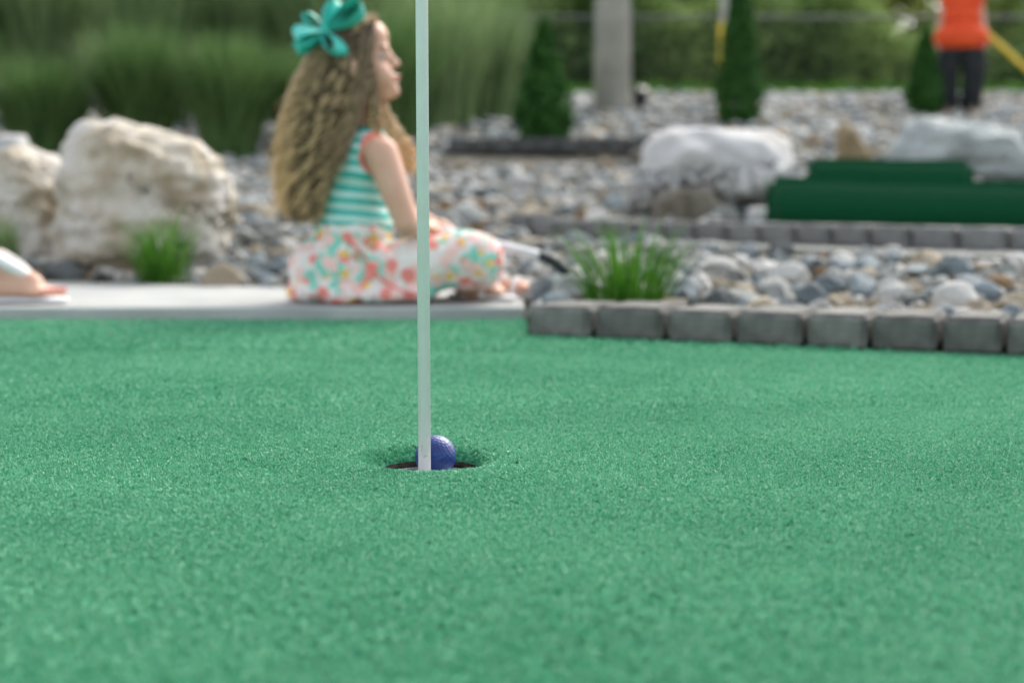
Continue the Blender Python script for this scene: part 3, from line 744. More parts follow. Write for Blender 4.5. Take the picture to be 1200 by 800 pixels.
# ------------------------------------------------------------------ poles, markers, fence
gy = 13.4; gx = (716-600)/F*gy; gz = H(gx,gy)
root = empty('utility_pole', (gx,gy,gz), 'thick grey weathered wooden pole behind the gravel', 'utility pole')
bm = bmesh.new(); bmesh.ops.create_cone(bm, cap_ends=True, segments=28, radius1=.172, radius2=.13, depth=9.2, matrix=Matrix.Translation((0,0,4.4)))
link('shaft', bm_mesh('shaft', bm, True), M['pole_wood'], root)
bm = bmesh.new(); box(bm, (-1.1,-.16,8.0),(1.1,-.06,8.12)); link('crossarm', bm_mesh('crossarm', bm), M['pole_wood'], root)
for xx in (-.95,-.5,.5,.95):
    bm = bmesh.new(); bmesh.ops.create_cone(bm, cap_ends=True, segments=12, radius1=.04, radius2=.03, depth=.14, matrix=Matrix.Translation((xx,-.11,8.19))); link('insulator', bm_mesh('insulator', bm, True), M['boulder_grey'], root)
# vertical marker
my = 12.2; mx_ = (846-600)/F*my; mz = H(mx_,my)
root = empty('marker_post', (mx_,my,mz), 'slim post, yellow below and white above, left of the tall narrow evergreen', 'marker post')
zt = P(846,27,my).z-mz
bm = bmesh.new(); bmesh.ops.create_cone(bm, cap_ends=True, segments=16, radius1=.058, radius2=.055, depth=zt, matrix=Matrix.Translation((0,0,zt/2))); link('lower_sleeve', bm_mesh('lower_sleeve', bm, True), M['yellow'], root)
bm = bmesh.new(); bmesh.ops.create_cone(bm, cap_ends=True, segments=16, radius1=.050, radius2=.050, depth=1.3, matrix=Matrix.Translation((0,0,zt+.65))); link('upper_sleeve', bm_mesh('upper_sleeve', bm, True), M['whiteplastic'], root)
# guy wire with yellow guard
ga = P(1262,172,12.9); ga.z = H(ga.x,12.9); g1 = P(1203,106,12.95); g2 = P(1157,40,13.0)
root = empty('guy_wire', ga, 'slanted bright yellow guard sleeve on a wire beside the person in orange', 'guy wire')
def rod(name, a, b, r0, r1, m, root, org):
    bm = bmesh.new(); capsule(bm, Vector(a)-org, Vector(b)-org, r0, r1, 12); return link(name, bm_mesh(name, bm, True), m, root)
rod('wire', ga, Vector((gx+.15,gy,gz+7.6)), .006,.006, M['galv'], root, ga)
rod('guard_sleeve', ga.lerp(g2,.18), g2, .023,.023, M['yellow'], root, ga)
# fence
fy = 19.5
root = empty('chain_link_fence', (0,fy,H(0,fy)), 'grey chain link fence with a top rail in front of the woods', 'fence')
zr = P(700,20,fy).z - H(0,fy)
rod('top_rail', (-9,fy,H(0,fy)+zr), (12,fy-.4,H(0,fy)+zr-.06), .022,.022, M['galv'], root, Vector((0,fy,H(0,fy))))
for k in range(8):
    x = -8.5+2.9*k; rod('post', (x,fy+.02,H(0,fy)-.05), (x,fy-.02*k,H(0,fy)+zr), .036,.036, M['galv'], root, Vector((0,fy,H(0,fy))))
paths = []; rad = []
for s in (1,-1):
    for x in np.arange(-10.5, 13, .075):
        x0, x1 = x, x+s*zr
        paths.append(np.array([[x0,0,0],[(x0+x1)/2,-.0,zr/2],[x1,0,zr]])+np.array([0,-.012*s*0-.01*(x+9)/2.1*.19+.0,0])); rad.append(np.full(3,.0016))
V,Q,S = tube_np(paths, rad, 3); link('mesh', mesh_np('mesh', V, Q), M['galv'], root)
# landscape light
ly = 12.6; lp = P(750,138,ly); lz = H(lp.x,ly)
root = empty('landscape_light', (lp.x,ly,lz), 'small black spotlight on a stake in the gravel right of the grey pole', 'garden light')
bm = bmesh.new(); capsule(bm,(0,0,-.05),(0,0,.09),.012,.012,10); link('stake', bm_mesh('stake', bm, True), M['black'], root)
bm = bmesh.new(); bmesh.ops.create_cone(bm, cap_ends=True, segments=20, radius1=.045, radius2=.072, depth=.15, matrix=Matrix.Translation((0,0,.17)) @ Matrix.Rotation(R(35),4,'X')); link('lamp_head', bm_mesh('lamp_head', bm, True), M['black'], root)

# ------------------------------------------------------------------ woods: separate trees beyond the fence + undergrowth
def clumpy(n, r, cx, cy, cz, rx, ry, rz, nc):
    C = np.stack([r.normal(0,.45,nc)*rx, r.normal(0,.45,nc)*ry, r.normal(0,.5,nc)*rz],1)
    k = r.integers(0,nc,n); d = r.normal(0,1,(n,3)); d /= np.linalg.norm(d,axis=1)[:,None]; d *= (r.uniform(.3,1,n)**.5)[:,None]
    s = r.uniform(.20,.42,nc)[k][:,None]
    return C[k] + d*s*np.array([rx,ry,rz]) + np.array([cx,cy,cz]), k
def tree_meshes(seed, h, rx, n=11000, leaf=.075):
    r = np.random.default_rng(seed)
    c,k = clumpy(n, r, 0,0,h*.58, rx,rx*.8,h*.45, 34)
    c[:,2] = np.maximum(c[:,2], .2)
    V,Q = leaf_cloud(n, lambda n: c, leaf, r)
    tone = r.uniform(0,1,34)[k]*.6+r.uniform(0,1,n)*.4
    crown = mesh_np('crown', V, Q, None, {'rnd': np.repeat(tone,4)}); crown.materials.append(M['woods'])
    bm = bmesh.new(); capsule(bm,(0,0,-.2),(.1,0,h*.6),.14,.06,10)
    for i in range(6):
        a = i*1.05+seed; capsule(bm,(.05,0,h*(.25+.05*i)),(math.cos(a)*rx*.6,math.sin(a)*rx*.5,h*(.5+.06*i)),.05,.015,6)
    tr = bm_mesh('trunk', bm, True); tr.materials.append(M['bark'])
    return crown, tr
TM = [tree_meshes(50+i, 6.5, 2.0) for i in range(4)]
tl = []
k = 0
desc = ['behind the tall dark grasses','above the seated girl','right of the flag pole','between the two cone evergreens','behind the grey pole','behind the marker post','behind the person in orange','at the far right corner']
for (Y, xs, sc_) in ((23.5, np.arange(-9.5,11,1.9), .62),(28, np.arange(-12,14,2.4), 1.0),(34, np.arange(-15,18,3.0), 1.5)):
    for x in xs:
        x = x+random.uniform(-.5,.5); YY = Y+random.uniform(-1,1)
        pxx = 600+F*x/YY
        root = empty('woodland_tree', (x,YY,H(x,YY)-.1), '', 'tree', 'broadleaf trees of the wood beyond the fence', rz=k*1.1); root.scale = (sc_*random.uniform(.9,1.15),)*3
        band = {23.5:'low bushy', 28:'taller leafy', 34:'tall distant'}[Y]
        root['label'] = f'{band} green tree beyond the fence'
        tl.append((band, x, root))
        c, t = TM[k%4]; co_ = link('crown', c, None, root)
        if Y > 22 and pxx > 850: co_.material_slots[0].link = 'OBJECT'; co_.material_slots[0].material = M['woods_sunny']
        link('trunk', t, None, root); k += 1
from itertools import groupby
for band in ('low bushy','taller leafy','tall distant'):
    g = sorted([t for t in tl if t[0]==band], key=lambda t: t[1])
    for i,(b,x,ro) in enumerate(g): ro['label'] = f'{ordn[i]} from the left of the {band} green trees beyond the fence'
# undergrowth mass behind the fence
r = np.random.default_rng(99); n = 200000
x = r.uniform(-14,16,n); d = r.uniform(0,1,n); y = 20.3+d*5; z = 1.45+r.uniform(0,1,n)**.9*(1.9+.35*np.sin(x*1.7)+.3*np.sin(x*4.1+1)+d*1.2 - np.clip((x-3.0)*.5,0,1)*(.55+1.0*d))
V,Q = leaf_cloud(n, lambda n: np.stack([x,y,z],1), .085, r)
tone = np.clip(.35+.3*np.sin(x*2.3+y)+.2*r.normal(0,1,n)+np.clip((x-2)*.1,0,.35),0,1)  # tone rises to the right: sunlight painted into the leaves
me = mesh_np('undergrowth', V, Q, None, {'rnd': np.repeat(tone,4)}); tag(link('undergrowth', me, M['woods']), 'dense green undergrowth behind the chain link fence', 'undergrowth', kind='stuff')
# lawn strip at the top of the slope
V=[];n=26000; r=np.random.default_rng(5); gx_=r.uniform(-9,9,n); gy_=r.uniform(15.3,19.3,n)
gy_[:5000] = r.uniform(13.5,15.4,5000); gx_[:5000] = r.uniform(-1.7,.05,5000)
k_ = (gx_ < .1)|(gy_>16.2); gx_,gy_=gx_[k_],gy_[k_]; n=len(gx_)
Vv,Qq,rn = blades(n, .02,.16,.012,seg=2,seed=8); Vv=Vv.reshape(n,-1,3)+np.stack([gx_,gy_,np.array([H(a,b) for a,b in zip(gx_,gy_)])],1)[:,None,:]
me = mesh_np('grass', Vv.reshape(-1,3), Qq, None, {'rnd': rn}); tag(link('grass', me, M['grass']), 'strip of mown grass between the gravel and the fence', 'grass', kind='stuff')

# ------------------------------------------------------------------ the girl
GY = 3.42
gb = P(420, 357, GY); gb.z = .031
def G(px_, py_, dy=0): return P(px_, py_, GY+dy) - gb
girl = empty('person', gb, 'child in striped top and floral skirt sitting on the path with teal hair bow', 'person')
pxm = GY/F
def rm(name, bm, voxel, m, sm=4, parent=girl, mods=()):
    me = bm_mesh(name, bm)
    me = baked(name, me, [('REMESH', {'mode':'VOXEL','voxel_size':voxel}), ('SMOOTH', {'iterations':sm,'factor':.5}), *mods]); smooth(me)
    return me
def torso(bm, inf=0):
    yaw = Matrix.Rotation(R(22),3,'Z')
    def e(px_,py_,rx,ry,rz,dy=.06): ellip(bm, G(px_,py_,dy), (rx+inf,ry+inf,rz+inf), yaw)
    e(414,300,.105,.125,.085); e(416,262,.083,.102,.075); e(414,232,.078,.100,.07); e(416,200,.080,.108,.065); e(420,178,.068,.116,.045); e(426,163,.045,.085,.030)
def legs(bm, inf=0):
    for s,(kn,an,dy0) in ((0,((566,306,-.02),(550,346,.10),0)),(1,((560,300,.24),(585,346,.20),.12))):
        capsule(bm, G(420,325,dy0), G(*kn), .066+inf, .044+inf)
        if inf == 0: capsule(bm, G(kn[0],kn[1]+2,kn[2]), G(*an), .041, .025)
bm = bmesh.new(); torso(bm); legs(bm)
# neck and head
capsule(bm, G(424,160,.06), G(427,112,.06), .040, .036)
hc = G(414,64,.06)
ellip(bm, hc, (.082,.070,.082))
ellip(bm, G(431,80,.06), (.050,.056,.070)); ellip(bm, G(438,62,.06), (.037,.050,.062)); ellip(bm, G(441,42,.06), (.022,.046,.034))
ellip(bm, G(449,103,.06), (.036,.032,.024)); ellip(bm, G(459,107,.06), (.0195,.020,.0175))
for s in (-1,1): ellip(bm, G(445,91,.06+s*.028), (.034,.027,.033))
ellip(bm, G(437.5,44,.06), (.036,.053,.036)); ellip(bm, G(447,110,.06), (.034,.034,.020))
capsule(bm, G(453,60,.06), G(462,74,.06), .0085, .0105); ellip(bm, G(466,74.5,.06), (.0085,.009,.0075)); ellip(bm, G(461,78,.048), (.009,.006,.006)); ellip(bm, G(461,78,.072), (.009,.006,.006))
ellip(bm, G(461.5,89,.06), (.0135,.018,.0065)); ellip(bm, G(461,95,.06), (.0125,.016,.006)); ellip(bm, G(452,57,.04), (.008,.018,.007)); ellip(bm, G(452,57,.08), (.008,.018,.007))
for s in (-1,1): ellip(bm, G(415,80,.06+s*.070), (.014,.010,.024))
# right arm (near), left arm (far)
def arm(bm, sh, el, wr, r=(.040,.034,.030,.020), hand_dir=None, grip=None):
    mid = sh.lerp(el,.45); capsule(bm, sh, mid, r[0], r[1]+.002); capsule(bm, mid, el, r[1]+.002, r[2]); m2 = el.lerp(wr,.35); capsule(bm, el, m2, r[2], r[2]); capsule(bm, m2, wr, r[2], r[3])
    d = (grip-wr).normalized(); palm = wr + d*.045; capsule(bm, wr, palm, .017, .021)
    side = d.cross(Vector((0,0,1))).normalized()
    for i in range(4):     # fingers curl round the shaft
        o_ = side*(i-1.5)*.0125; a0 = palm + o_ + d*.012; a1 = a0 + d*.018 - Vector((0,0,.006)); a2 = a1 - Vector((0,0,.016)) + d*.003; a3 = a2 - d*.013 - Vector((0,0,.005))
        L_ = [1,1.08,1.02,.85][i]
        capsule(bm, a0, a0.lerp(a1,L_), .0068,.0064,8); capsule(bm, a0.lerp(a1,L_), a2, .0064,.006,8); capsule(bm, a2, a3, .006,.0054,8)
    t0 = wr + d*.015 + side*.018; t1 = t0 + d*.02 + side*.012 - Vector((0,0,.01)); capsule(bm, t0, t1, .0085,.0075,8); capsule(bm, t1, t1 + d*.018 - side*.006 - Vector((0,0,.008)), .0075,.0062,8)
shR = G(447,180,-.045); elR = G(477,262,-.085); wrR = G(494,266,.02)
shL = G(432,178,.175); elL = G(478,255,.20); wrL = G(505,262,.14)
arm(bm, shR, elR, wrR, grip=G(507,268,.06)); arm(bm, shL, elL, wrL, grip=G(522,268,.10))
# feet
def foot(bm, ank, toe, w=.024):
    d = (toe-ank); d.z = 0; d.normalize(); side = Vector((-d.y,d.x,0)); z0 = .014
    heel = Vector((ank.x,ank.y,z0+.012)) - d*.02; ball_ = Vector((toe.x,toe.y,z0+.010)) - d*.03
    capsule(bm, ank, heel, .024,.022); capsule(bm, heel, ball_, .021,.019); capsule(bm, ank-Vector((0,0,.01)), ball_, .021,.016)
    capsule(bm, heel, ball_+side*.014, .017,.013); capsule(bm, heel, ball_-side*.014, .017,.013)
    for i in range(5):
        o_ = side*(i-2)*.011; capsule(bm, ball_+o_-d*.005, ball_+o_+d*(.028-.004*abs(i-1)), .0085,.006-.0004*i,8)
fR = (G(550,346,.10), G(592,356,.04)); fL = (G(585,346,.20), G(626,352,.16))
foot(bm, *fR); foot(bm, *fL)
body = rm('body', bm, .0042, M['skin'], sm=5); link('body', body, M['skin'], girl)
# eyes, lips
for s in (-1,1):
    bm = bmesh.new(); ellip(bm, G(447.5,67.5,.06+s*.036), (.0085,.0095,.0062)); e = link('eye', bm_mesh('eye', bm, True), M['eyewhite'], girl)
    bm = bmesh.new(); ellip(bm, G(449.8,67.5,.06+s*.037), (.0062,.0072,.0055)); link('iris', bm_mesh('iris', bm, True), M['eyedark'], e)
    bm = bmesh.new(); capsule(bm, G(446,64.6,.06+s*.044), G(453,64.8,.06+s*.034), .0016,.0014,8); link('eyelash', bm_mesh('eyelash', bm, True), M['eyedark'], girl)
    bm = bmesh.new(); capsule(bm, G(444,55.5,.06+s*.046), G(454,56,.06+s*.030), .0022,.0016,8); link('eyebrow', bm_mesh('eyebrow', bm, True), M['brownhair'], girl)
bm = bmesh.new(); ellip(bm, G(463.0,89.3,.06), (.0125,.0155,.0048)); ellip(bm, G(462.4,94.6,.06), (.0120,.0140,.0050)); link('lips', rm('lips', bm, .0016, None, sm=2), M['lip'], girl)
# striped top
bm = bmesh.new(); torso(bm, .006); me = rm('top', bm, .005, None, sm=6)
b2 = bmesh.new(); b2.from_mesh(me); arR, arL = shR+Vector((.004,.012,.0)), shL
neckc = G(427,142,.06); zcut = G(414,274,.06).z
dl = [v for v in b2.verts if (v.co-arR).length < .056 or (v.co-arL).length < .056 or (v.co-neckc).length < .052 or v.co.z < zcut]
bmesh.ops.delete(b2, geom=dl, context='VERTS'); me = bm_mesh('top', b2, True)
top = link('tank_top', me, M['stripe'], girl)
for c, nrm in ((arR, Vector((.25,-1,.12))), (arL, Vector((.1,1,.1)))):
    # trim follows the cut edge of the arm hole
    pts = []
    for v in me.vertices:
        d_ = (v.co-c).length
        if d_ < .062 : pts.append(v.co.copy())
    ax = nrm.normalized(); u = ax.cross(Vector((0,0,1))).normalized(); w = ax.cross(u)
    bins = {}
    for q in pts:
        a = math.atan2((q-c).dot(w), (q-c).dot(u)); bins.setdefault(int((a+math.pi)/(2*math.pi)*20)%20, []).append(q)
    loop = [sum(bins[k], Vector())/len(bins[k]) for k in sorted(bins)]
    if len(loop) > 6:
        arr = np.array([l[:] for l in loop]+[loop[0][:]]); 
        for _ in range(2): arr[1:-1] = (arr[:-2]+arr[1:-1]*2+arr[2:])/4
        tt = np.linspace(0,len(arr)-1,80); arr = np.stack([np.interp(tt, np.arange(len(arr)), arr[:,k]) for k in range(3)],1)
        V,Q,S = tube_np([arr],[np.full(80,.0046)],8); link('arm_trim', mesh_np('arm_trim', V, Q, None, None, True), M['coral'], top)
# skirt
bm = bmesh.new()
yaw = Matrix.Rotation(R(15),3,'Z')
ellip(bm, G(415,272,.06), (.092,.116,.050), yaw); ellip(bm, G(412,296,.06), (.112,.128,.060), yaw); ellip(bm, G(408,315,.06), (.128,.140,.080), yaw); ellip(bm, G(395,338,.055), (.118,.140,.040)); ellip(bm, G(430,342,.03), (.15,.135,.034)); ellip(bm, G(365,344,.05), (.055,.10,.030))
ellip(bm, G(374,315,.05), (.070,.10,.07)); ellip(bm, G(470,342,.0), (.09,.10,.030))
capsule(bm, G(425,325,-.0), G(555,300,-.015), .078, .064); capsule(bm, G(566,306,-.02), G(562,318,.03), .056, .05); capsule(bm, G(480,318,.06), G(555,300,.20), .06, .054); ellip(bm, G(520,312,.08), (.10,.14,.045)); ellip(bm, G(560,301,.02), (.052,.085,.050)); ellip(bm, G(545,322,.03),(.045,.08,.04))
me = rm('skirt', bm, .006, None, sm=8)
zmin = .004
for v, n in [(v, v.normal.copy()) for v in me.vertices]:
    p = v.co
    ang = math.atan2(p.y-.05, p.x)
    f = math.sin(ang*17 + p.z*9 + 3*mnoise.noise(p*7)) * .0042 * min(1,max(0,(.20-p.z)/.1)) + mnoise.noise(Vector((p.x*22,p.y*22,p.z*7)))*.007
    if p.x > .12: f = mnoise.noise(Vector((p.x*14,p.y*10,p.z*14)))*.008
    v.co = p + n*f
    if v.co.z < zmin: v.co.z = zmin
sk = link('skirt', me, M['floral'], girl)
# coral piping over the skirt
from mathutils.bvhtree import BVHTree
bvh = BVHTree.FromPolygons([v.co for v in me.vertices], [list(p.vertices) for p in me.polygons])
def on_skirt(pxl, off=.002):
    out = []
    for a,b in pxl:
        q = G(a,b,-.3); far = G(a,b,.6); d = (far-q).normalized()
        o_ = Vector((0,0,CH))-gb; d = (q-o_).normalized(); h = bvh.ray_cast(o_, d)
        if h[0]: out.append(h[0]-d*off)
    return out
def curve_tube(name, pts, r, m, parent, n=60):
    arr = np.array([p[:] for p in pts]); tt = np.linspace(0,len(arr)-1,n); arr = np.stack([np.interp(tt, np.arange(len(arr)), arr[:,k]) for k in range(3)],1)
    for _ in range(6): arr[1:-1] = (arr[:-2]+arr[1:-1]*2+arr[2:])/4
    V,Q,S = tube_np([arr],[np.full(n,r)],6); return link(name, mesh_np(name, V, Q, None, None, True), m, parent)
for pl in ([(408,283),(420,292),(432,308),(441,322),(455,333),(472,341),(490,345)], [(362,347),(380,352),(400,353)], [(586,292),(586,300),(580,308)]):
    pts = on_skirt(pl)
    if len(pts) > 2: curve_tube('piping', pts, .0034, M['coral'], sk)
# sandals
for (an, toe) in (fR, fL):
    d = toe-an; d.z = 0; d.normalize(); side = Vector((-d.y,d.x,0)); a = Vector((an.x,an.y,.008))-d*.035; b = Vector((toe.x,toe.y,.008))+d*.006
    bm = bmesh.new(); 
    for t in np.linspace(0,1,8): c = a.lerp(b,t); ellip(bm, c, (.028,.028,.0075), None, 2)
    sa = link('sandal', rm('sandal', bm, .004, None, sm=3), M['whitecloth'], girl)
    for tt in (.30,.62):
        c = a.lerp(b,tt); rr = .034 if tt<.5 else .030
        arr = np.array([(c + side*rr*math.cos(q) + Vector((0,0,1))*(.046 if tt<.5 else .036)*math.sin(q))[:] for q in np.linspace(0,math.pi,20)])
        V,Q,S = tube_np([arr],[np.full(20,.0075)],6); link('strap', mesh_np('strap', V, Q, None, None, True), M['whitecloth'], sa)

# hair
def girl_hair():
    r = np.random.default_rng(12)
    # inner volume
    bm = bmesh.new()
    ellip(bm, G(408,58,.06), (.088,.077,.078)); ellip(bm, G(396,90,.06), (.068,.074,.075)); ellip(bm, G(382,130,.055), (.058,.075,.09)); ellip(bm, G(368,180,.045), (.058,.075,.09)); ellip(bm, G(360,218,.04), (.042,.06,.06)); 
    ellip(bm, G(412,92,.06), (.032,.078,.075)); ellip(bm, G(407,130,.06), (.03,.075,.06))
    me = rm('hair', bm, .006, None, sm=6)
    for v in me.vertices: pass
    root = link('hair', me, M['hairdark'], girl)
    paths=[];rads=[];tone=[]
    hcx = np.array(G(410,64,.06)); rx,ry,rz = .086,.075,.083
    def strand(root_p, c1, c2, end, ncurl, amp, ln, tn, th, phs=None):
        t = np.linspace(0,1,ln)[:,None]
        p = (1-t)**3*root_p + 3*(1-t)**2*t*c1 + 3*(1-t)*t*t*c2 + t**3*end
        ph = r.uniform(0,6.28) if phs is None else phs; a = amp*np.clip((t-.08)*2.6,0,1); w = 2*np.pi*ncurl*t
        g = np.gradient(p,axis=0); g /= np.linalg.norm(g,axis=1)[:,None]; u = np.cross(g, np.array([0.2,1,0])); u /= np.linalg.norm(u,axis=1)[:,None]; v = np.cross(g,u)
        p = p + a*(np.cos(w+ph)*u + np.sin(w+ph)*v)
        paths.append(p); rads.append(th*(1-.6*t[:,0]**2)); tone.append(tn)
    N = 165
    for k in range(N):
        s = -1 if r.random() < .58 else 1
        az = r.uniform(.95, math.pi); el = r.uniform(.05, 1.45)
        if r.random() < .35: az = r.uniform(.35,1.6); el = r.uniform(.75,1.5)
        f = (1-math.cos(az))/2; fr = np.clip(f + r.normal(0,.16),0,1)
        ex = lerp(374, 334, fr)+r.normal(0,5); ez = r.uniform(232,262)
        if fr > .8: ez = r.uniform(205,252)
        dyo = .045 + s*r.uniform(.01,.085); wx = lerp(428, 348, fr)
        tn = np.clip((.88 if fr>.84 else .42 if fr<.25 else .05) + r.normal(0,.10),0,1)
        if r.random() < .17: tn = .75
        nc = r.uniform(6.5,9); am = r.uniform(.006,.0095); ph0 = r.uniform(0,6.28); mid = r.normal(0,.006,3)
        for j in range(8):
            az_ = az+r.normal(0,.07); el_ = np.clip(el+r.normal(0,.07),.03,1.5)
            n = np.array([math.cos(az_)*math.cos(el_), s*math.sin(az_)*math.cos(el_), math.sin(el_)]); rp = hcx + n*np.array([rx,ry,rz])
            c1 = np.array(G(wx + (6 if fr<.3 else -6), 100, .06+s*(.085 if fr<.75 else .05)))+mid
            if el > 1.0: c1 = c1 + np.array([0,0,.04])
            c2 = np.array(G(lerp(395, 326, fr), 170, .05+s*.085))+mid
            end = np.array(G(ex, ez, dyo)); jt = r.normal(0,.0030,3)
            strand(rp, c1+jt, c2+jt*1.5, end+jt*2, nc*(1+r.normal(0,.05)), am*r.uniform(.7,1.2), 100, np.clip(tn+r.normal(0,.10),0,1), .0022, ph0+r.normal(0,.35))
    # loose flyaway hairs round the outline
    for k in range(90):
        s = r.choice([-1,1]); az = r.uniform(1.6, math.pi); el = r.uniform(.1,1.4)
        n = np.array([math.cos(az)*math.cos(el), s*math.sin(az)*math.cos(el), math.sin(el)]); rp = hcx + n*np.array([rx,ry,rz])
        fr = r.uniform(.2,1.12); c1 = np.array(G(lerp(430,338,fr)+r.normal(0,5), 95, .06+s*.095)); c2 = np.array(G(lerp(404,318,fr)+r.normal(0,6), 170, .05+s*.1)); end = np.array(G(lerp(385,328,fr)+r.normal(0,8), r.uniform(195,268), .05+s*r.uniform(.02,.1)))
        strand(rp, c1, c2, end, r.uniform(6,12), r.uniform(.004,.010), 90, np.clip(r.uniform(.4,1.1),0,1), .0012)
    # hairs combed back over the crown
    for k in range(260):
        s = -1 if k%2 else 1
        a = r.uniform(0,1); n0 = np.array([.80-.15*a, s*r.uniform(.0,.6), .62]); n0 /= np.linalg.norm(n0); n1 = np.array([-.75, s*r.uniform(.1,.75), .45]); n1/=np.linalg.norm(n1)
        q = []
        for t in np.linspace(0,1,26):
            m_ = n0*(1-t)+n1*t+np.array([0,s*.12*math.sin(math.pi*t),.9*math.sin(math.pi*t)*.6]); m_/=np.linalg.norm(m_); q.append(hcx+m_*np.array([rx,ry,rz])*1.015)
        q = np.array(q)+r.normal(0,.0008,(26,3)); paths.append(q); rads.append(np.full(26,.0022)); tone.append(np.clip((.40 if abs(n0[1])<.15 else .14)+r.normal(0,.10),0,1))
    # side locks covering the temple and ear
    for k in range(150):
        s = -1 if k%4 else 1
        rp = np.array(G(r.uniform(422,440), r.uniform(26,50), .06+s*.055)); c1 = np.array(G(r.uniform(418,434),80,.06+s*.085)); c2 = np.array(G(r.uniform(418,438),122,.05+s*.085)); end = np.array(G(r.uniform(374,396),r.uniform(165,225),.04+s*.11))
        if k % 3 == 0: c2 = np.array(G(r.uniform(436,452),128,.0)); end = np.array(G(r.uniform(430,448),r.uniform(146,160),-.01))
        strand(rp,c1,c2,end,r.uniform(5,7),r.uniform(.004,.007),80,np.clip((.75 if k%6==0 else .16)+r.normal(0,.12),0,1),.0025)
    # far side lock falling in front of the shoulder
    for k in range(130):
        rp = np.array(G(r.uniform(422,438), r.uniform(60,112), .12)); c1 = np.array(G(r.uniform(430,450),132,.10)); c2 = np.array(G(r.uniform(448,472),150,.06)); end = np.array(G(r.uniform(466,490),r.uniform(172,206),.03))
        strand(rp,c1,c2,end,r.uniform(5,8),r.uniform(.005,.009),70,np.clip(.75+r.normal(0,.15),0,1),.0026)
    # baby hair at the brow
    for k in range(40):
        s = r.choice([-1,1]); rp = np.array(G(r.uniform(436,445), r.uniform(18,30), .06+s*r.uniform(0,.04))); end = rp+np.array([-.05,s*.03,-.02+r.normal(0,.01)]); strand(rp, rp+np.array([-.01,0,.012]), end+np.array([.01,0,.012]), end, 2, .002, 24, .8, .0016)
    V,Q,S = tube_np(paths, rads, 4); tone = np.array(tone)
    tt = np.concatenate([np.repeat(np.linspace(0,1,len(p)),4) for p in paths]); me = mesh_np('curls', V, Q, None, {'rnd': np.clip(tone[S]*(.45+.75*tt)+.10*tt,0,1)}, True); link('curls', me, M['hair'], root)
girl_hair()
# bow
bow = empty('hair_bow', (0,0,0), None, None); del_ = None
for k_ in list(bow.keys()): del bow[k_]
def bow_loop(c, tip, wid, tw):
    """a puffed ribbon loop from knot c to tip"""
    d = tip-c; n = 28; V=[]; W=7
    ax = d.normalized(); up = Vector((tw[0],tw[1],tw[2])); up = (up-ax*up.dot(ax)).normalized(); sd = ax.cross(up)
    for i in range(n):
        t = i/(n-1); a = 2*math.pi*t
        x = (1-math.cos(a))/2; h = math.sin(a)*.27*(x**.5)
        for j in range(W):
            w = (j/(W-1)-.5); V.append((c + d*x + up*(h*d.length) + sd*w*wid*(.30+.70*math.sin(math.pi*x/2)**.8) + up*(.006*math.cos(w*9+t*4)*x))[:])
    i,j = np.meshgrid(np.arange(n-1),np.arange(W-1),indexing='ij'); a=(i*W+j).ravel(); return np.array(V), np.stack([a,a+1,a+W+1,a+W],1)
bc_ = G(381,36,-.005); Vs=[];Qs=[];off=0
for tip, wid, tw in ((G(427,12,.01),.074,(.3,.4,1)),(G(345,44,-.02),.074,(0,-.4,1)),(G(399,64,-.035),.076,(1,-.5,.2)),(G(358,20,.02),.040,(-.3,.5,1)),(G(403,12,.05),.074,(0,1,.5)),(G(347,60,0),.030,(0,-1,.2))):
    V,Q = bow_loop(bc_, tip, wid, tw); Vs.append(V); Qs.append(Q+off); off += len(V)
me = mesh_np('hair_bow', np.concatenate(Vs), np.concatenate(Qs)); me = baked('hair_bow', me, [('SOLIDIFY',{'thickness':.0022}),('SUBSURF',{'levels':1})]); smooth(me)
bpy.data.objects.remove(bow); bow = link('hair_bow', me, M['bow'], girl)
bm = bmesh.new(); ellip(bm, bc_, (.013,.012,.011)); link('knot', bm_mesh('knot', bm, True), M['bow'], bow)

# putter
pa = G(488,262,.07); pbm = G(634,300,.02); pend = G(672,327,.03)
off_ = P(634,300,GY+.02); root = empty('putter', off_, 'silver putter with black head held across the lap of the seated child', 'golf club')
def loc(p): return p + gb
rod('shaft', loc(pa), loc(pbm), .0095,.0115, M['steel'], root, off_)
bm = bmesh.new()
prev = None
for t in np.linspace(0,1,7):
    a_ = loc(pbm).lerp(loc(pend), t) + Vector((0,0,.008*math.sin(math.pi*t))) - off_
    if prev is not None: capsule(bm, prev, a_, .0125+.002*t, .0125+.002*min(1,t+.15))
    prev = a_
link('head', rm('head', bm, .003, None, sm=4), M['rubber'], root)
ga_ = G(455,252,.09); rod('grip', loc(ga_), loc(pa), .011,.010, M['rubber'], root, off_)

